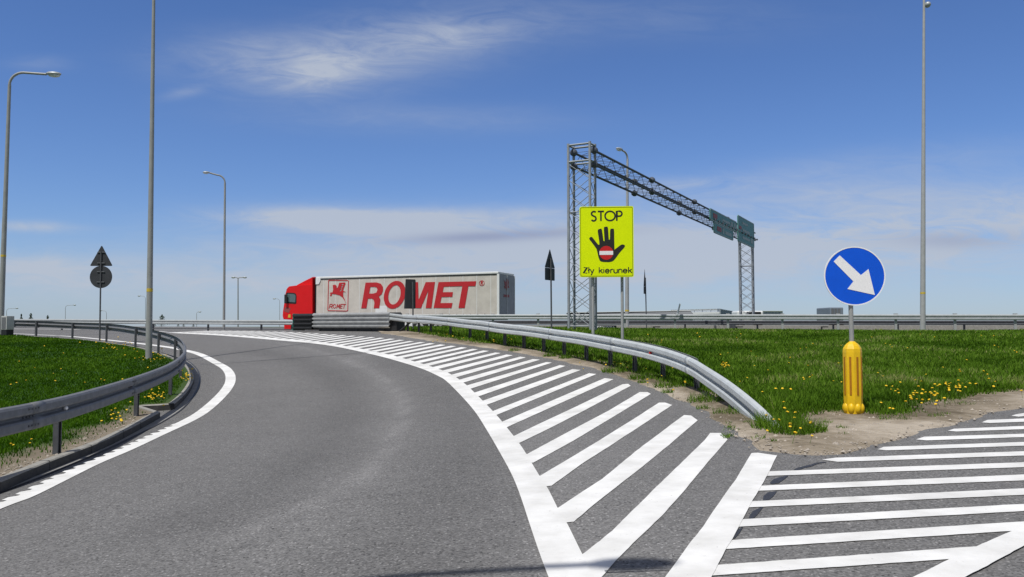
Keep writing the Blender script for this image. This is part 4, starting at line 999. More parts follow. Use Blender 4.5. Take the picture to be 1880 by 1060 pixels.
# stroke lettering
def A_(cx, cy, rx, ry, a0, a1, n=14): return [(cx+rx*math.cos(math.radians(a0+(a1-a0)*i/n)), cy+ry*math.sin(math.radians(a0+(a1-a0)*i/n))) for i in range(n+1)]
GL = {  # glyph: (advance, strokes) on a unit cap height
 'S': (.62, [A_(.29, .735, .21, .235, 40, 200)[:-1]+[(.12, .60), (.27, .51), (.42, .42)]+A_(.27, .25, .21, .24, 10, -150)]),
 'T': (.62, [[(.02, .97), (.58, .97)], [(.30, .97), (.30, 0)]]),
 'O': (1.02, [A_(.5, .5, .45, .475, 0, 360, 30)]),
 'P': (.62, [[(.08, 0), (.08, .97), (.30, .97)]+A_(.32, .72, .22, .25, 90, -90)+[(.08, .47)]]),
 'Z': (.62, [[(.05, .97), (.52, .97), (.04, .03), (.54, .03)]]),
 'l': (.30, [[(.14, 1.0), (.14, 0)], [(.0, .46), (.28, .66)]]),
 'y': (.58, [[(.04, .66), (.28, .04)], [(.52, .66), (.20, -.26), (.10, -.28)]]),
 'k': (.54, [[(.08, 1.0), (.08, 0)], [(.46, .66), (.10, .30)], [(.22, .40), (.48, 0)]]),
 'i': (.22, [[(.09, .66), (.09, 0)], [(.09, .90), (.09, .95)]]),
 'e': (.62, [[(.06, .34), (.53, .34)]+A_(.295, .33, .235, .32, 5, 320)]),
 'r': (.40, [[(.08, .66), (.08, 0)], [(.08, .40), (.14, .57), (.26, .65), (.36, .65)]]),
 'u': (.56, [[(.07, .66), (.07, .22)]+A_(.27, .22, .20, .21, 180, 360)+[(.47, .66)], [(.47, .66), (.47, 0)]]),
 'n': (.56, [[(.07, .66), (.07, 0)], [(.07, .42)]+A_(.27, .42, .20, .22, 180, 0)+[(.47, 0)]]),
 ' ': (.38, [])}
def stroke_text(parent, text, x0, x1, base, H, sw, f, name, mt, d=-.004):
    tot = sum(GL[c][0] for c in text)-.05; kx = (x1-x0)/tot; m = MB(); x = x0
    lay = 0
    for c in text:
        adv, st = GL[c]
        for q in st:
            pts = [(x+u*kx, base+v_*H) for u, v_ in q]; lay += 1; dd_ = d-.0004*(lay % 4)
            # flat ribbon with real thickness
            for (a, b) in zip(pts, pts[1:]):
                pass
            Lf, Rt = [], []
            for i, p in enumerate(pts):
                a = Vector(pts[max(i-1, 0)]); b = Vector(pts[min(i+1, len(pts)-1)]); t = (b-a).normalized()
                if 0 < i < len(pts)-1:
                    t1 = (Vector(p)-a).normalized(); t2 = (b-Vector(p)).normalized(); cs = max(.5, math.sqrt(max(.0, (1+t1.dot(t2))/2))); w_ = sw/cs
                else: w_ = sw
                nrm = Vector((-t.y, t.x)); Lf.append(Vector(p)+nrm*w_/2); Rt.append(Vector(p)-nrm*w_/2)
            k0 = m.add([f(p.x, p.y, dd_) for p in Lf]); k1 = m.add([f(p.x, p.y, dd_) for p in Rt])
            for i in range(len(pts)-1): m.face(k0+i, k0+i+1, k1+i+1, k1+i)
        x += adv*kx
    return m.build(name, mt, parent, normals=False)
stroke_text(brd, 'STOP', xx(1085.5), xx(1143.5), zz(405), 18.2*s, 2.9*s, f, 'stop_lettering', 'black')
stroke_text(brd, 'Zly', xx(1071.5), xx(1091), zz(501.5), 10.8*s, 1.75*s, f, 'lower_lettering', 'black'); stroke_text(brd, 'kierunek', xx(1099.5), xx(1160.5), zz(501.5), 10.8*s, 1.75*s, f, 'lower_lettering', 'black')
for px in (1090, 1144.3):
    a = atd(px, 600, dY); a.z = h(a.x, a.y)-.1; signpost(th, a+Vector((0, .20, 0)), Vector((a.x, a.y+.20, CZ+zz(384))), 2.8*s, 'polelt')
for yy_ in (392, 445, 497):
    m = MB(); m.box(f(0, zz(yy_), .085), (90*s, .10, .06), yawY); m.build('rear_bracket', 'galvd', th)

# blue arrow sign on the yellow bollard
bB = at(1567, 755.5, .04); dB = bB.y; s = 1/pxm(dB)
th = thing('keep_right_sign', 'round blue sign with white diagonal arrow on a yellow plastic bollard', 'road sign', bB)
cB_ = atd(1569, 507, dB-.03); f = frame(cB_, -.10)
m = MB(); m.prism([circ(0, 0, 54*s, 64)], f, 0, .012); disc = m.build('disc', 'blue', th)
m = MB(); m.prism([circ(0, 0, 54.3*s, 64), circ(0, 0, 52.2*s, 64)], f, -.003, .014); m.build('white_rim', 'whitef', disc)
ar = [(197,90),(163,125),(270,240),(236,283),(386,318),(354,170),(312,204)]; ap = [((1480+x/3.117-1569)*s, -(440+y/3.117-507)*s) for x, y in ar]
m = MB(); m.prism([ap], f, -.004, -.0005); m.build('arrow', 'whitef', disc)
signpost(th, bB+Vector((0, 0, .3)), Vector((bB.x+.0, bB.y+.03, cB_.z+.25)), 4.1*s, 'pole')
def boll(name, secs, mt, n=8, ph=.0, parent=th, bev=.006):
    m = MB(); rings = []
    for z, r in secs:
        rings.append(m.add([bB+Vector((r*math.cos(ph+2*math.pi*(j+.5)/n), r*math.sin(ph+2*math.pi*(j+.5)/n), z)) for j in range(n)]))
    for a, b in zip(rings, rings[1:]):
        for j in range(n): m.face(a+j, a+(j+1) % n, b+(j+1) % n, b+j)
    m.face(*[rings[0]+j for j in range(n)][::-1]); m.face(*[rings[-1]+j for j in range(n)]); return m.build(name, mt, parent, bevel=bev)
zt = 127*s
body = boll('bollard', [(-.05, 16.4*s), (30*s, 16.6*s), (108*s, 16.8*s), (114*s, 16.2*s), (119*s, 13.5*s), (123*s, 10*s), (126*s, 6*s), (127.5*s, 5*s)], 'boll', 8, math.radians(8))
for j in range(8):
    a = math.radians(8)+2*math.pi*j/8+math.pi/8*2
    u = Vector((math.cos(a), math.sin(a), 0)); ap_ = 16.7*s*math.cos(math.pi/8)
    m = MB()
    for off in (-.0,):
        p = bB+u*(ap_+.0025)+Vector((0, 0, 65*s)); m.box(p, (.006, 3.6*s, 69*s), a)
    m.build('slot', 'bolld', body)
    # foot lobe
    m = MB(); m.ell(bB+u*(13*s)+Vector((0, 0, 6*s)), (6.4*s, 6.4*s, 10*s), 10, 8); m.build('foot_lobe', 'boll', th)

# ------------------------------------------------------------------ gantry
gdir = Vector((.47, .88, 0)).normalized(); cdir = Vector((gdir.y, -gdir.x, 0))
P0 = atd(1054, 281, 36.6)            # first node of the left upper chord
zT = P0.z; HB = 26*36.6/F; WB = 1.02
rel = lambda t, c, z: Vector((P0.x, P0.y, 0))+gdir*t+cdir*c+Vector((0, 0, z))
gz = h(P0.x, P0.y)
ga = thing('sign_gantry', 'steel lattice gantry with ball joints spanning the motorway, green boards at far end', 'gantry', Vector((P0.x, P0.y, gz)))
def tower(t0, label=None, dep=.62, fz=0):
    base = h(*rel(t0, 0, 0)[:2])+.05+fz; top = zT+.30; m = MB(); legs = [(t0-dep/2-.35+.35, 0), (t0+dep/2, 0), (t0-dep/2, WB), (t0+dep/2, WB)]
    legs = [(t0-dep, -.02), (t0, -.02), (t0-dep, WB+.02), (t0, WB+.02)]
    for t, c in legs: m.tube([rel(t, c, base), rel(t, c, top)], .062, 8)
    zz_ = [base+.2]
    while zz_[-1] < top-1.2: zz_.append(zz_[-1]+.74)
    faces = [(0, 2), (1, 3), (0, 1), (2, 3)]
    for a, b in faces:
        A0, B0 = legs[a], legs[b]
        for i in range(len(zz_)-1):
            z0, z1 = zz_[i], zz_[i+1]
            if i % 2: m.bar(rel(*A0, z0), rel(*B0, z1), .017)
            else: m.bar(rel(*B0, z0), rel(*A0, z1), .017)
            if i % 2 == 0 and (a, b) in ((0, 2), (1, 3)): m.bar(rel(*A0, z0), rel(*B0, z1), .015)
            elif (a, b) in ((0, 2), (1, 3)): m.bar(rel(*B0, z0), rel(*A0, z1), .015)
            if i % 7 == 0: m.bar(rel(*A0, z0), rel(*B0, z0), .028)
        for z in (top-.08, top-.85): m.bar(rel(*A0, z), rel(*B0, z), .05)
    return m.build('lattice_tower', 'truss', ga)
tower(0.0)
_u = (1358.5-CX)/F; tF = (_u*P0.y-P0.x)/(gdir.x-_u*gdir.y)+.62; tower(tF)
m = MB(); tE = tF+1.0
ch = [(0, zT), (0, zT-HB), (WB, zT), (WB, zT-HB)]
for c, z in ch: m.tube([rel(-.1, c, z), rel(tE, c, z)], .058, 8)
k = 0; st_ = .72; t = 0
while t < tE-st_:
    a = k % 2
    m.bar(rel(t, 0, zT if a else zT-HB), rel(t+st_, 0, zT-HB if a else zT), .015); m.bar(rel(t, WB, zT if a else zT-HB), rel(t+st_, WB, zT-HB if a else zT), .013)
    m.bar(rel(t, 0 if a else WB, zT), rel(t+st_, WB if a else 0, zT), .012); m.bar(rel(t, 0 if a else WB, zT-HB), rel(t+st_, WB if a else 0, zT-HB), .012)
    m.bar(rel(t, 0, zT-HB), rel(t, WB, zT-HB), .010); m.bar(rel(t, 0, zT), rel(t, WB, zT), .010)
    t += st_; k += 1
m.build('truss_beam', 'trussd', ga)
# second pair of pipes along the middle, as the double chord seen in the picture
for i, t in enumerate((-.05, tF*.235, tF*.48, tF*.74)):
    for c, z in ch:
        m = MB(); m.tube([rel(t-.07, c, z), rel(t+.07, c, z)], .17, 10); m.ell(rel(t, c, z), (.17, .17, .17), 12, 8); m.build('ball_joint', 'trussd', ga)
# boards hung on the side facing the camera's left
co = WB+.32
def board(x0, x1, yt0, yb0, label, marks):
    """x0,x1 picture columns of the near and far edge; yt0,yb0 rows at the near edge"""
    def tt(x): 
        u_ = (x-CX)/F; a = Vector((P0.x, P0.y, 0))+cdir*co; return (u_*a.y-a.x)/(gdir.x-u_*gdir.y)
    t0, t1 = tt(x0), tt(x1); d = rel(t0, co, 0).y; z1 = CZ+(HOR-yt0)/F*d; z0 = CZ+(HOR-yb0)/F*d
    fb = lambda u_, v_, dp: rel(t0+u_, co+dp, z0+v_)
    Wd, Ht = t1-t0, z1-z0
    m = MB(); m.prism([rounded([(0, 0), (Wd, 0), (Wd, Ht), (0, Ht)], .15)], fb, 0, -.06); bo = m.build('sign_board', 'gsign', ga); bo['label'] = label
    m = MB(); m.prism([rounded([(0.02, 0.02), (Wd-.02, .02), (Wd-.02, Ht-.02), (.02, Ht-.02)], .14), rounded([(0.09, 0.09), (Wd-.09, .09), (Wd-.09, Ht-.09), (.09, Ht-.09)], .1)], fb, .004, .012); m.build('board_border', 'gsignw', bo)
    for (u0, v0, u1, v1, mt) in marks:
        m = MB(); m.prism([rounded([(u0*Wd, v0*Ht), (u1*Wd, v0*Ht), (u1*Wd, v1*Ht), (u0*Wd, v1*Ht)], .06)], fb, .004, .014); m.build('board_panel', mt, bo)
    for fr in (.15, .5, .85):
        m = MB(); m.bar(fb(Wd*fr, Ht*.1, -.08), fb(Wd*fr, Ht*.9, -.08), .05); m.build('board_bracket', 'trussd', bo)
board(1306, 1354.5, 381, 403, 'upper green direction board', [(.10, .30, .24, .72, 'gsignr'), (.42, .38, .72, .60, 'gsignw'), (.76, .25, .83, .75, 'gsignw'), (.88, .25, .95, .75, 'gsignw')])
board(1313, 1348, 406.2, 427, 'lower green direction board', [(.14, .30, .36, .72, 'gsignr'), (.42, .25, .50, .78, 'gsignw'), (.55, .30, .90, .60, 'gsignw')])
board(1357, 1386.5, 393.5, 443, 'large green direction board over the far tower', [(.25, .74, .6, .82, 'gsignw'), (.06, .50, .2, .62, 'gsignr'), (.26, .46, .7, .56, 'gsignw'), (.26, .18, .7, .28, 'gsignw'), (.76, .14, .92, .34, 'gsignw')])
m = MB()
for i in range(14):
    p = rel(tF-14.5+i*1.1, WB+.2, zT-HB-.05); m.box(p, (.5, .2, .12), math.atan2(cdir.y, cdir.x))
m.build('catwalk_brackets', 'trussd', ga)

# ------------------------------------------------------------------ truck
TH = math.radians(23); tu = Vector((-math.cos(TH), math.sin(TH), 0)); tv = Vector((math.sin(TH), math.cos(TH), 0)); TO = Vector((-.84, 48.9, .63))
tr = thing('semi_truck', 'red semi truck with grey curtain trailer lettered ROMET passing behind the gore', 'truck', TO)
fs = lambda s_, z, w_: TO+tu*s_+tv*w_+Vector((0, 0, z))
def side(px, py, w_=0):
    """picture point on the near side plane -> (s, z)"""
    d = ray(px, py); o_ = Vector((0, 0, CZ)); q0 = TO+tv*w_; t = (q0-o_).dot(tv)/d.dot(tv); p = o_+d*t-q0; return (p.dot(tu), p.z)
LT = 13.6
def tbox(mb, s0, s1, z0, z1, w0, w1):
    k = mb.add([fs(a, z, w_) for z in (z0, z1) for a, w_ in ((s0, w0), (s1, w0), (s1, w1), (s0, w1))])
    for q in ((3, 2, 1, 0), (4, 5, 6, 7), (0, 1, 5, 4), (1, 2, 6, 5), (2, 3, 7, 6), (3, 0, 4, 7)): mb.face(*[k+i for i in q])
m = MB(); tbox(m, .06, LT, 1.28, 3.80, .02, 2.5); m.build('trailer_body', 'curtain', tr)
m = MB(); tbox(m, 0, LT+.03, 3.83, 3.97, -.02, 2.52); m.build('roof', 'roofw', tr, bevel=.03)
m = MB(); tbox(m, 0, LT+.02, 3.765, 3.828, -.005, 2.505); m.build('curtain_rail', 'dark', tr)
m = MB(); m.prism([[(LT+.03, 3.95), (LT+.03, 3.45), (LT-.22, 3.47), (LT-.35, 3.7), (LT-.36, 3.82)]], fs, -.03, .05); m.build('front_corner_post', 'roofw', tr)
m = MB(); tbox(m, -.04, .055, 1.2, 3.82, .05, 2.45); rear = m.build('rear_doors', 'rear', tr)
m = MB(); tbox(m, -.06, .09, 1.15, 3.82, -.012, .045); tbox(m, -.06, .09, 1.15, 3.82, 2.455, 2.51); tbox(m, -.06, -.045, 1.15, 3.8, 1.24, 1.27); m.build('rear_frame', 'roofw', tr)
def rdec(px, py):  # point on the rear face
    d = ray(px, py); o_ = Vector((0, 0, CZ)); q0 = TO-tu*.045; t = (q0-o_).dot(tu)/d.dot(tu); p = o_+d*t-q0; return (p.dot(tv), p.z)
fr = lambda w_, z, dp: TO+tu*(-.045-dp)+tv*w_+Vector((0, 0, z))
def rpoly(name, pts, mt): m_ = MB(); m_.prism([[(w_, z) for w_, z in pts]], fr, .003, .010); return m_.build(name, mt, rear)
rl = [(.72+x*.9, 3.0+y*.62) for x, y in [(0, .2), (.2, .1), (.1, .55), (.0, .8), (.25, .62), (.45, .65), (.5, 1), (.6, .62), (.72, .95), (.9, .6), (.8, .3), (1, .05), (.6, .0), (.5, -.3), (.4, .0), (.2, -.12)]]
rpoly('rear_emblem', rl, 'gsignr'); rpoly('rear_caption', [(.7, 2.42), (1.6, 2.42), (1.6, 2.58), (.7, 2.58)], 'gsignr')
m = MB(); tbox(m, .3, LT-.1, 1.0, 1.22, .3, 2.2); tbox(m, .05, LT, 1.2, 1.285, .03, 2.47); m.build('chassis', 'dark', tr)
m = MB(); tbox(m, 5.2, 9.6, .45, .98, .08, .14); m.build('side_guard', 'roofw', tr)
m = MB(); tbox(m, .0, .1, .45, .6, .1, 2.4); m.build('underrun_bar', 'dark', tr)
# curtain straps and creases
m = MB()
for i in range(14): tbox(m, .5+i*.96, .53+i*.96, 1.30, 3.76, .010, .0195)
m.build('curtain_straps', 'roofw', tr)
m = MB()
for i in range(27): tbox(m, .4+i*.49, .46+i*.49, 1.22, 1.36, -.008, .02)
m.build('curtain_buckles', 'dark', tr)
m = MB()
x0_, z0_ = side(689, 574.5); x1_, z1_ = side(710.5, 561.5)
tbox(m, x1_, x0_, z0_+.03, z1_, .012, .018); m.build('white_patch', 'roofw', tr)
def decal(name, polys, mt='decal', d0=.004, d1=.012):
    m_ = MB(); m_.prism([[side(x, y) for x, y in q] for q in polys], fs, d0-.006, d1-.006); return m_.build(name, mt, tr)
z1k = lambda x, y: (500+x*.12766, 490+y*.1277)
z2k = lambda x, y: (720+x*.13298, 490+y*.13292)
# big letters (traced on the trailer side)
def smooth(pts, k=.4):
    v_ = [Vector((x, y, 0)) for x, y in pts]; r = crom(v_+[v_[0]], k)[:-1]; return [(p.x, p.y) for p in r]
R_o = [z1k(*p) for p in [(1340, 228), (1500, 226), (1560, 245), (1590, 290), (1592, 340), (1572, 395), (1530, 428), (1553, 470), (1545, 540), (1538, 598), (1458, 598), (1468, 520), (1455, 470), (1425, 458), (1375, 458), (1352, 598), (1278, 598)]]
R_h = [z1k(*p) for p in [(1408, 292), (1392, 386), (1450, 386), (1495, 372), (1512, 335), (1500, 298), (1470, 290)]]
decal('letter', [R_o, R_h])
# O: slanted ring
def ring(cx, cy, rx, ry, sl, n=40): return [(cx+rx*math.cos(2*math.pi*i/n)-sl*ry*math.sin(2*math.pi*i/n), cy+ry*math.sin(2*math.pi*i/n)) for i in range(n)]
decal('letter', [ring(724.5, 541.5, 19.6, 25.6, .16), ring(724.2, 541.5, 11.0, 17.8, .16)])
decal('letter', [[(750, 566), (756.5, 518.3), (767.5, 518.3), (768.5, 551), (781.5, 518.3), (798.5, 517.9), (792, 566), (781.5, 566), (786.5, 533), (772.8, 566), (762.8, 566), (762.5, 537), (758.5, 566)][::1]])
ET = [z2k(*p) for p in [(640, 212), (1160, 200), (1148, 268), (1052, 268), (1000, 570), (915, 570), (968, 268), (712, 276), (697, 352), (838, 350), (830, 416), (682, 418), (665, 502), (832, 500), (818, 570), (572, 570)]]
decal('letter', [ET])
decal('trademark', [circ(*z2k(1237, 225), 5.0, 24), circ(*z2k(1237, 225), 4.3, 24)])
decal('trademark', [[z2k(*p) for p in [(1220, 250), (1225, 200), (1245, 200), (1252, 212), (1243, 224), (1255, 250), (1245, 250), (1236, 228), (1230, 228), (1229, 250)]]])
# framed emblem
fo = [z1k(*p) for p in [(815, 190), (1085, 192), (1097, 205), (1088, 628), (1075, 642), (802, 636), (792, 622), (803, 200)]]; fi = [z1k(*p) for p in [(820, 200), (1080, 202), (1087, 210), (1078, 622), (1068, 631), (808, 626), (802, 618), (812, 207)]]
decal('emblem_frame', [fo, fi])
pg = [z1k(*p) for p in [(868, 262), (905, 258), (925, 280), (922, 308), (940, 300), (962, 230), (1045, 226), (1052, 240), (1030, 300), (1015, 345), (1030, 352), (1056, 362), (1018, 362), (1018, 425), (1040, 470), (1056, 528), (1035, 480), (1008, 440), (965, 410), (900, 395), (850, 388), (858, 405), (840, 425), (828, 415), (838, 392), (825, 378), (845, 368), (865, 370), (875, 330)]]
pgh = [[z1k(*p) for p in q] for q in ([(998, 248), (1030, 244), (1020, 262), (992, 266)], [(990, 280), (1018, 276), (1010, 294), (985, 298)], [(984, 310), (1006, 306), (1000, 322), (978, 326)], [(972, 336), (998, 332), (992, 348), (966, 352)])]
decal('emblem', [pg]+pgh)
# small ROMET under the emblem, simple stroke letters
def strk(px_pts, wd):
    Lf, Rt = [], []
    for i, p in enumerate(px_pts):
        a = Vector(px_pts[max(i-1, 0)]); b = Vector(px_pts[min(i+1, len(px_pts)-1)]); t = (b-a).normalized(); n_ = Vector((-t.y, t.x)); Lf.append(tuple(Vector(p)+n_*wd/2)); Rt.append(tuple(Vector(p)-n_*wd/2))
    return Lf+Rt[::-1]
lets = [[[(815, 597), (828, 540), (858, 540), (866, 553), (855, 570), (828, 572)], [(842, 572), (860, 597)]],
        [A_(893, 568, 20, 27, 0, 350, 14)], [[(925, 597), (938, 540), (945, 580), (968, 540), (960, 597)]], [[(1008, 540), (985, 540), (973, 595), (1003, 595)], [(980, 567), (1005, 567)]], [[(1012, 541), (1055, 541)], [(1036, 541), (1025, 597)]]]
sm = MB(); lay = 0
for q in lets:
    for stt in q:
        pts = [side(*z1k(*p)) for p in stt]; lay += 1
        for a, b in zip(pts, pts[1:]):
            lay += 1; d_ = Vector((b[0]-a[0], b[1]-a[1])).normalized(); n_ = Vector((-d_.y, d_.x))*.026; e_ = d_*.018; A2, B2 = Vector(a)-e_, Vector(b)+e_
            k0 = sm.add([fs(p.x, p.y, .005-.0006*(lay % 3)) for p in (A2+n_, B2+n_, B2-n_, A2-n_)]); sm.face(k0, k0+1, k0+2, k0+3)
sm.build('small_lettering', 'decal', tr, normals=False)
# cab
cabp = [side(*p) for p in [(573, 522.5), (541, 524.5), (530, 526), (526.5, 529), (523, 540), (521, 556), (518.6, 572), (518, 580), (519.5, 586.5), (537, 587.5), (539, 589), (573, 589)]]
m = MB(); m.prism([cabp], fs, .04, 2.46); cab = m.build('cab', 'cabred', tr, bevel=.06)
m = MB(); m.prism([[side(*p) for p in [(573, 524), (573, 508.5), (570.5, 508), (556, 515), (542, 522.5), (538, 525.5)]]], fs, .22, 2.28); m.build('air_deflector', 'cabred', tr, bevel=.05)
m = MB(); m.prism([[side(*p) for p in [(571.5, 509.5), (573.3, 509.5), (573.3, 587), (566, 587), (566, 570), (571.5, 560)]]], fs, .02, .2); m.build('side_fairing', 'cabred', tr)
m = MB(); m.prism([[side(*p) for p in [(573.8, 510), (580, 508), (580, 590), (573.8, 590)]]], fs, .25, 2.2); m.build('cab_gap_shade', 'dark', tr)  # solid dark block filling the gap behind the cab, painted as its shade
win = rounded([side(*p) for p in [(525.8, 554), (541.8, 555.5), (542.5, 543), (540, 540.3), (527.5, 539.5)]], .08)
m = MB(); m.prism([rounded([side(*p) for p in [(523.0, 557), (543.5, 558), (543.8, 541.5), (541, 538.2), (525, 537.3)]], .12)], fs, .022, .05); m.build('window_frame', 'dark', cab)
m = MB(); m.prism([win], fs, .012, .03); m.build('side_window', 'glass', cab)
m = MB(); m.prism([[side(*p) for p in [(524.5, 531), (522.2, 541), (520.3, 556), (521.8, 557), (524.3, 541), (526.5, 531)]]], fs, .10, 2.4); m.build('windscreen', 'dark', cab)
m = MB(); sx, sz = side(522.5, 549, -.25); m.box(fs(sx, sz, -.12), (.22, .10, .62), -TH); m.build('mirror', 'dark', cab, bevel=.03)
m = MB(); m.prism([rounded([side(*p) for p in [(528, 583.5), (533, 583.5), (532.5, 577.5), (529, 577.5)]], .03)], fs, .028, .045); m.build('marker_light', 'yband', cab)
m = MB(); m.prism([[side(*p) for p in [(521, 572), (530, 575), (533, 566), (522, 564)]]], fs, .030, .045); m.build('headlight', 'gsignr', cab)
m = MB(); m.prism([[side(*p) for p in [(519.8, 588.5), (520.5, 607), (532.5, 606.5), (534, 598), (537, 590)]]], fs, .06, 2.44); m.build('bumper', 'cabred', tr, bevel=.04)
m = MB(); tbox(m, LT-.2, side(540, 590)[0]-.0, .55, 1.05, .35, 2.1); m.build('tractor_frame', 'dark', tr)
wh = MB(); wh.tube([(0, -.15, 0), (0, .15, 0)], .50, 24); 
tyre_me = wh.mesh('tyre', ['rubber']); rm = MB(); rm.tube([(0, -.155, 0), (0, -.165, 0)], [.30, .27], 20); rm.cur = 1; rm.tube([(0, -.162, 0), (0, -.175, 0)], .17, 16); rim_me = rm.mesh('rim', ['rim', 'dark'])
def axle(s_, z=.5):
    for w_, fl in ((.18, 0), (2.32, math.pi)):
        p = fs(s_, z, w_); t = inst('wheel', tyre_me, p, -TH+fl, tr); ORG[t.name] = p; r_ = bpy.data.objects.new('rim', rim_me); COL.objects.link(r_); r_.parent = t
for px in (770, 803.5, 838): axle(side(px, 604)[0])
axle(side(544, 603.7)[0]); axle(LT-1.1)

# ------------------------------------------------------------------ things behind
def hall(label, name, pts, z0, z1, mats, cat='building'): pass
d = 150
def bx(parent, name, x0, x1, y0, y1, dist, depth, mt, bev=0):
    a = atd(x0, y1, dist); b = atd(x1, y0, dist); m_ = MB(); m_.box(((a.x+b.x)/2, dist+depth/2, (a.z+b.z)/2), (abs(b.x-a.x), depth, abs(b.z-a.z))); return m_.build(name, mt, parent, bevel=bev)
th = thing('warehouse', 'pale flat-roofed hall on the horizon left of the far lattice tower', 'building', atd(1280, 601, 220))
a, b_, c_ = atd(1232, 601, 220), atd(1321, 601, 205), atd(1400, 601, 275)
def wallp(name, p, q, yt_p, thick, mt, top=None):
    m_ = MB(); zt_ = top if top else CZ+(HOR-yt_p)/F*p.y; dvec = (q-p); dvec.z = 0; n_ = Vector((-dvec.y, dvec.x, 0)).normalized()*thick
    k0 = m_.add([Vector((p.x, p.y, -1)), Vector((q.x, q.y, -1)), Vector((q.x, q.y, -1))+n_, Vector((p.x, p.y, -1))+n_, Vector((p.x, p.y, zt_)), Vector((q.x, q.y, zt_)), Vector((q.x, q.y, zt_))+n_, Vector((p.x, p.y, zt_))+n_])
    for q_ in ((3, 2, 1, 0), (4, 5, 6, 7), (0, 1, 5, 4), (1, 2, 6, 5), (2, 3, 7, 6), (3, 0, 4, 7)): m_.face(*[k0+i for i in q_])
    return m_.build(name, mt, th)
ztop = CZ+(HOR-567)/F*205
wallp('front_wall', a, b_, 567, .5, 'hall', ztop); wallp('side_wall', b_, Vector((b_.x+21, b_.y+55, 0)), 567, .5, 'hallside', ztop)
m = MB(); q0 = Vector((a.x, a.y, ztop)); m.prism([[(a.x, a.y), (b_.x, b_.y), (b_.x+21, b_.y+55), (a.x+18, a.y+60)]], lambda u_, v_, dp: Vector((u_, v_, ztop-.3+dp)), 0, .25); m.build('roof', 'roofw', th)
for i in range(1, 6):
    m = MB(); p = a.lerp(b_, i/6); m.box((p.x, p.y-.06, ztop/2), (.15, .1, ztop-.6)); m.build('pilaster', 'hallside', th)
m = MB(); m.box(((a.x+b_.x)/2, (a.y+b_.y)/2-.4, CZ+(HOR-575.5)/F*212), ((b_-a).length, .3, .5), math.atan2(b_.y-a.y, b_.x-a.x)); m.build('white_band', 'roofw', th)
th = thing('low_shed', 'long low shed with dark sloping roof behind the tilted white post', 'building', atd(1150, 601, 190))
m = MB()
A0, B0 = atd(1045, 576.5, 190), atd(1268, 569.5, 160); C0 = atd(1278, 577, 160); 
m.prism([[(-24, 0), (24, 0), (24, 3), (-24, 3)]], lambda u_, v_, dp: Vector((0, 0, 0)), 0, 0) if False else None
k0 = m.add([atd(1040, 577.5, 190), atd(1275, 579, 160), atd(1268, 570.8, 163), atd(1040, 574.5, 193), atd(1040, 577.5, 210), atd(1275, 579, 180), atd(1268, 570.8, 178), atd(1040, 574.5, 207)])
for q_ in ((0, 1, 2, 3), (4, 7, 6, 5), (1, 5, 6, 2), (3, 2, 6, 7), (0, 3, 7, 4), (0, 4, 5, 1)): m.face(*[k0+i for i in q_])
m.build('roof', 'halld', th)
m = MB(); k0 = m.add([atd(1040, 574.7, 189.6), atd(1268, 571.0, 162.6), atd(1268, 569.9, 162.6), atd(1040, 573.8, 189.6), atd(1040, 574.7, 193), atd(1268, 571.0, 166), atd(1268, 569.9, 166), atd(1040, 573.8, 193)])
for q_ in ((0, 1, 2, 3), (4, 7, 6, 5), (1, 5, 6, 2), (3, 2, 6, 7), (0, 3, 7, 4), (0, 4, 5, 1)): m.face(*[k0+i for i in q_])
m.build('ridge_flashing', 'roofw', th)
m = MB(); k0 = m.add([atd(1042, 577.7, 191), atd(1272, 579.2, 161), atd(1272, 602, 161), atd(1042, 602, 191), atd(1042, 577.7, 209), atd(1272, 579.2, 179), atd(1272, 602, 179), atd(1042, 602, 209)])
for q_ in ((0, 1, 2, 3), (4, 7, 6, 5), (1, 5, 6, 2), (3, 2, 6, 7), (0, 3, 7, 4), (0, 4, 5, 1)): m.face(*[k0+i for i in q_])
m.build('wall', 'hall', th)
# tilted white post on the barrier
p0, p1 = atd(1243.5, 578, 46.6), atd(1248.5, 558, 46.6)
m = MB(); m.box((p0+p1)/2, (.16, .07, (p1-p0).length), 0, ax=((p1-p0).to_track_quat('Z', 'Y').to_matrix())); o = m.build('marker_post', 'roofw'); tag(o, 'short white marker post leaning right on the far barrier', 'marker post')
# white vehicle tops behind the barrier below the far tower
th = thing('white_van', 'white van roof showing above the barrier at the foot of the far tower', 'van', Vector((24.5, 80, 0)))
bx(th, 'body', 1354, 1402, 571, 596, 80, 2.2, 'roofw', .15)
for x0, x1 in ((1371, 1382), (1386, 1397)):
    bx(th, 'window', x0, x1, 572.8, 577.5, 79.96, .1, 'dark')
for x in (1362, 1394):
    m = MB(); p = atd(x, 597, 80); m.tube([p+Vector((0, -.02, 0)), p+Vector((0, .3, 0))], .33, 14); m.build('wheel', 'rubber', th)
th = thing('distant_trailer', 'small grey lorry body seen above the barrier left of the blue sign post', 'lorry', atd(1536, 602, 110))
bx(th, 'body', 1524.5, 1548.5, 564.5, 594, 110, 5, 'hallside', .12)
for x0, x1 in ((1527, 1530.5), (1533, 1536.5), (1539, 1542.5)): bx(th, 'rib', x0, x1, 566.5, 590, 109.93, .1, 'galvd')
for x in (1529, 1543):
    m = MB(); p = atd(x, 597, 110); m.tube([p+Vector((0, -.02, 0)), p+Vector((0, .3, 0))], .45, 14); m.build('wheel', 'rubber', th)
bl = thing('long_building', 'pale low building strip on the right horizon beyond the far tower', 'building', atd(1420, 601, 320)); bx(bl, 'wall', 1396, 1437, 571.5, 602, 320, 20, 'hall'); bx(bl, 'roof', 1395, 1438, 570.8, 571.6, 319.5, 21, 'roofw')
for i in range(6): bx(bl, 'window', 1399+i*6, 1403+i*6, 574, 577, 319.9, .3, 'hallside')
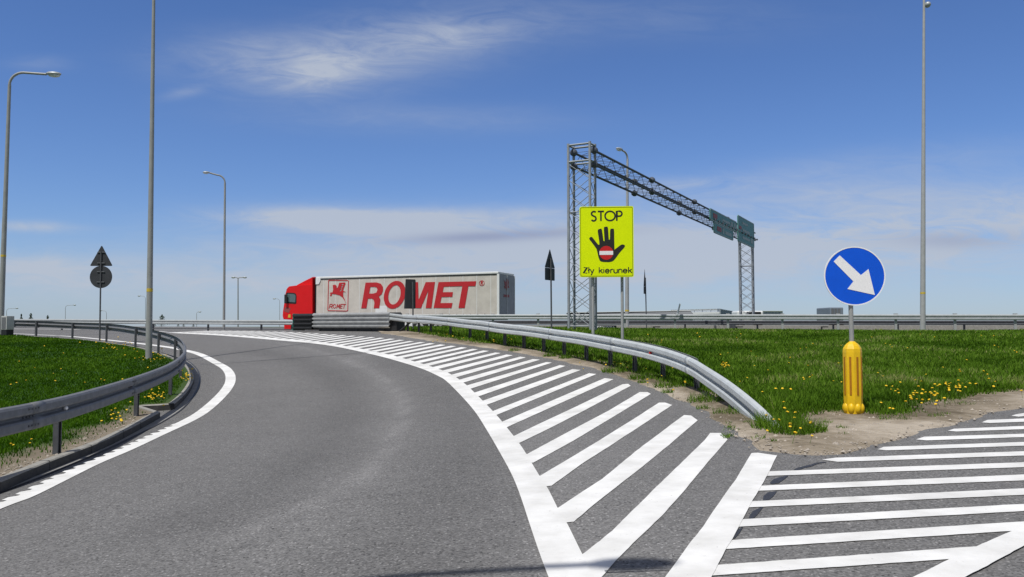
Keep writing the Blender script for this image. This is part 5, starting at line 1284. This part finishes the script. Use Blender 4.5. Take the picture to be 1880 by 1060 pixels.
bp_ = atd(1111, 608, 57.0); an = thing('banner', 'dark low banner with white lettering glimpsed between barriers beside the stop board posts', 'banner', bp_)
m = MB(); q0, q1 = atd(1093, 597.8, 57.0), atd(1130, 597.8, 57.0); zb = bp_.z-.1
m.box(((q0.x+q1.x)/2, 57.05, (q0.z+zb)/2), (q1.x-q0.x+.15, .05, q0.z-zb)); m.build('panel', 'dark', an)
fc = bpy.data.curves.new('text', 'FONT'); fc.body = 'TOYOTA'; fc.size = .40; fc.offset = .012; to = bpy.data.objects.new('text', fc); COL.objects.link(to)
dgr = bpy.context.evaluated_depsgraph_get(); tme = bpy.data.meshes.new_from_object(to.evaluated_get(dgr)); bpy.data.objects.remove(to)
xs_ = [v.co.x for v in tme.vertices]; kx = (q1.x-q0.x)*.98/(max(xs_)-min(xs_))
tme.transform(Matrix.Translation(Vector((q0.x+.03, 57.015, q0.z-.34))-bp_) @ Matrix.Rotation(math.pi/2, 4, 'X') @ Matrix.Scale(kx, 4, (1, 0, 0))); tme.materials.clear(); tme.materials.append(M['roofw'])
lo_ = bpy.data.objects.new('lettering', tme); COL.objects.link(lo_); lo_.parent = an
# trees on the left horizon
def tree(label, px, ytop, ybot, wpx, dd, seed):
    r = random.Random(seed); th = thing('tree', label, 'tree', atd(px, 602, dd)); s = dd/F; H = (602-ytop)*s; W = wpx*s
    z0 = CZ+(HOR-602)/F*dd; bx_ = atd(px, 602, dd)
    m_ = MB(); m_.tube([bx_, bx_+Vector((0, 0, H*.85))], [H*.03, H*.008], 6); 
    for i in range(10):
        a = r.random()*6.28; z = H*(.2+.06*i); m_.bar(bx_+Vector((0, 0, z)), bx_+Vector((math.cos(a)*W*.3*(1-z/H), math.sin(a)*W*.3*(1-z/H), z+H*.05)), H*.008)
    m_.build('trunk', 'bark', th)
    m_ = MB()
    for i in range(900):
        t = r.random()**.8; z = H*(.12+.88*t); R_ = W*.5*(1-t)**.75*(.75+.35*math.sin(t*21+seed)); a = r.random()*6.28; q = R_*math.sqrt(r.random()); c = bx_+Vector((q*math.cos(a), q*math.sin(a), z)); l_ = H*.035
        k0 = m_.add([c+Vector((r.uniform(-l_, l_), r.uniform(-l_, l_), r.uniform(-l_, l_))) for _ in range(3)]); m_.face(k0, k0+1, k0+2)
    m_.build('crown', 'tree', th, normals=False)
tree('leftmost small dark tree on the horizon right of the white cabinet', 38.5, 577, 590, 9, 420, 1)
tree('broad pointed tree on the horizon, second from the left', 56, 575.5, 590, 16, 450, 2)
tree('small round-topped tree on the horizon, third from the left', 87, 579, 590, 13, 480, 3)
tree('dark conical tree on the horizon right of the tall lamp mast', 297, 578, 590, 30, 450, 4)
for i, (px, w_) in enumerate(((327, 9), (337, 10), (355, 8), (284, 12))): tree(('low bush glimpsed under the far rail, %s' % ('nearest the tall mast side', 'second from the mast', 'rightmost of the bushes', 'left of the conical tree')[i]), px, 593.5, 600, w_, 420, 10+i)
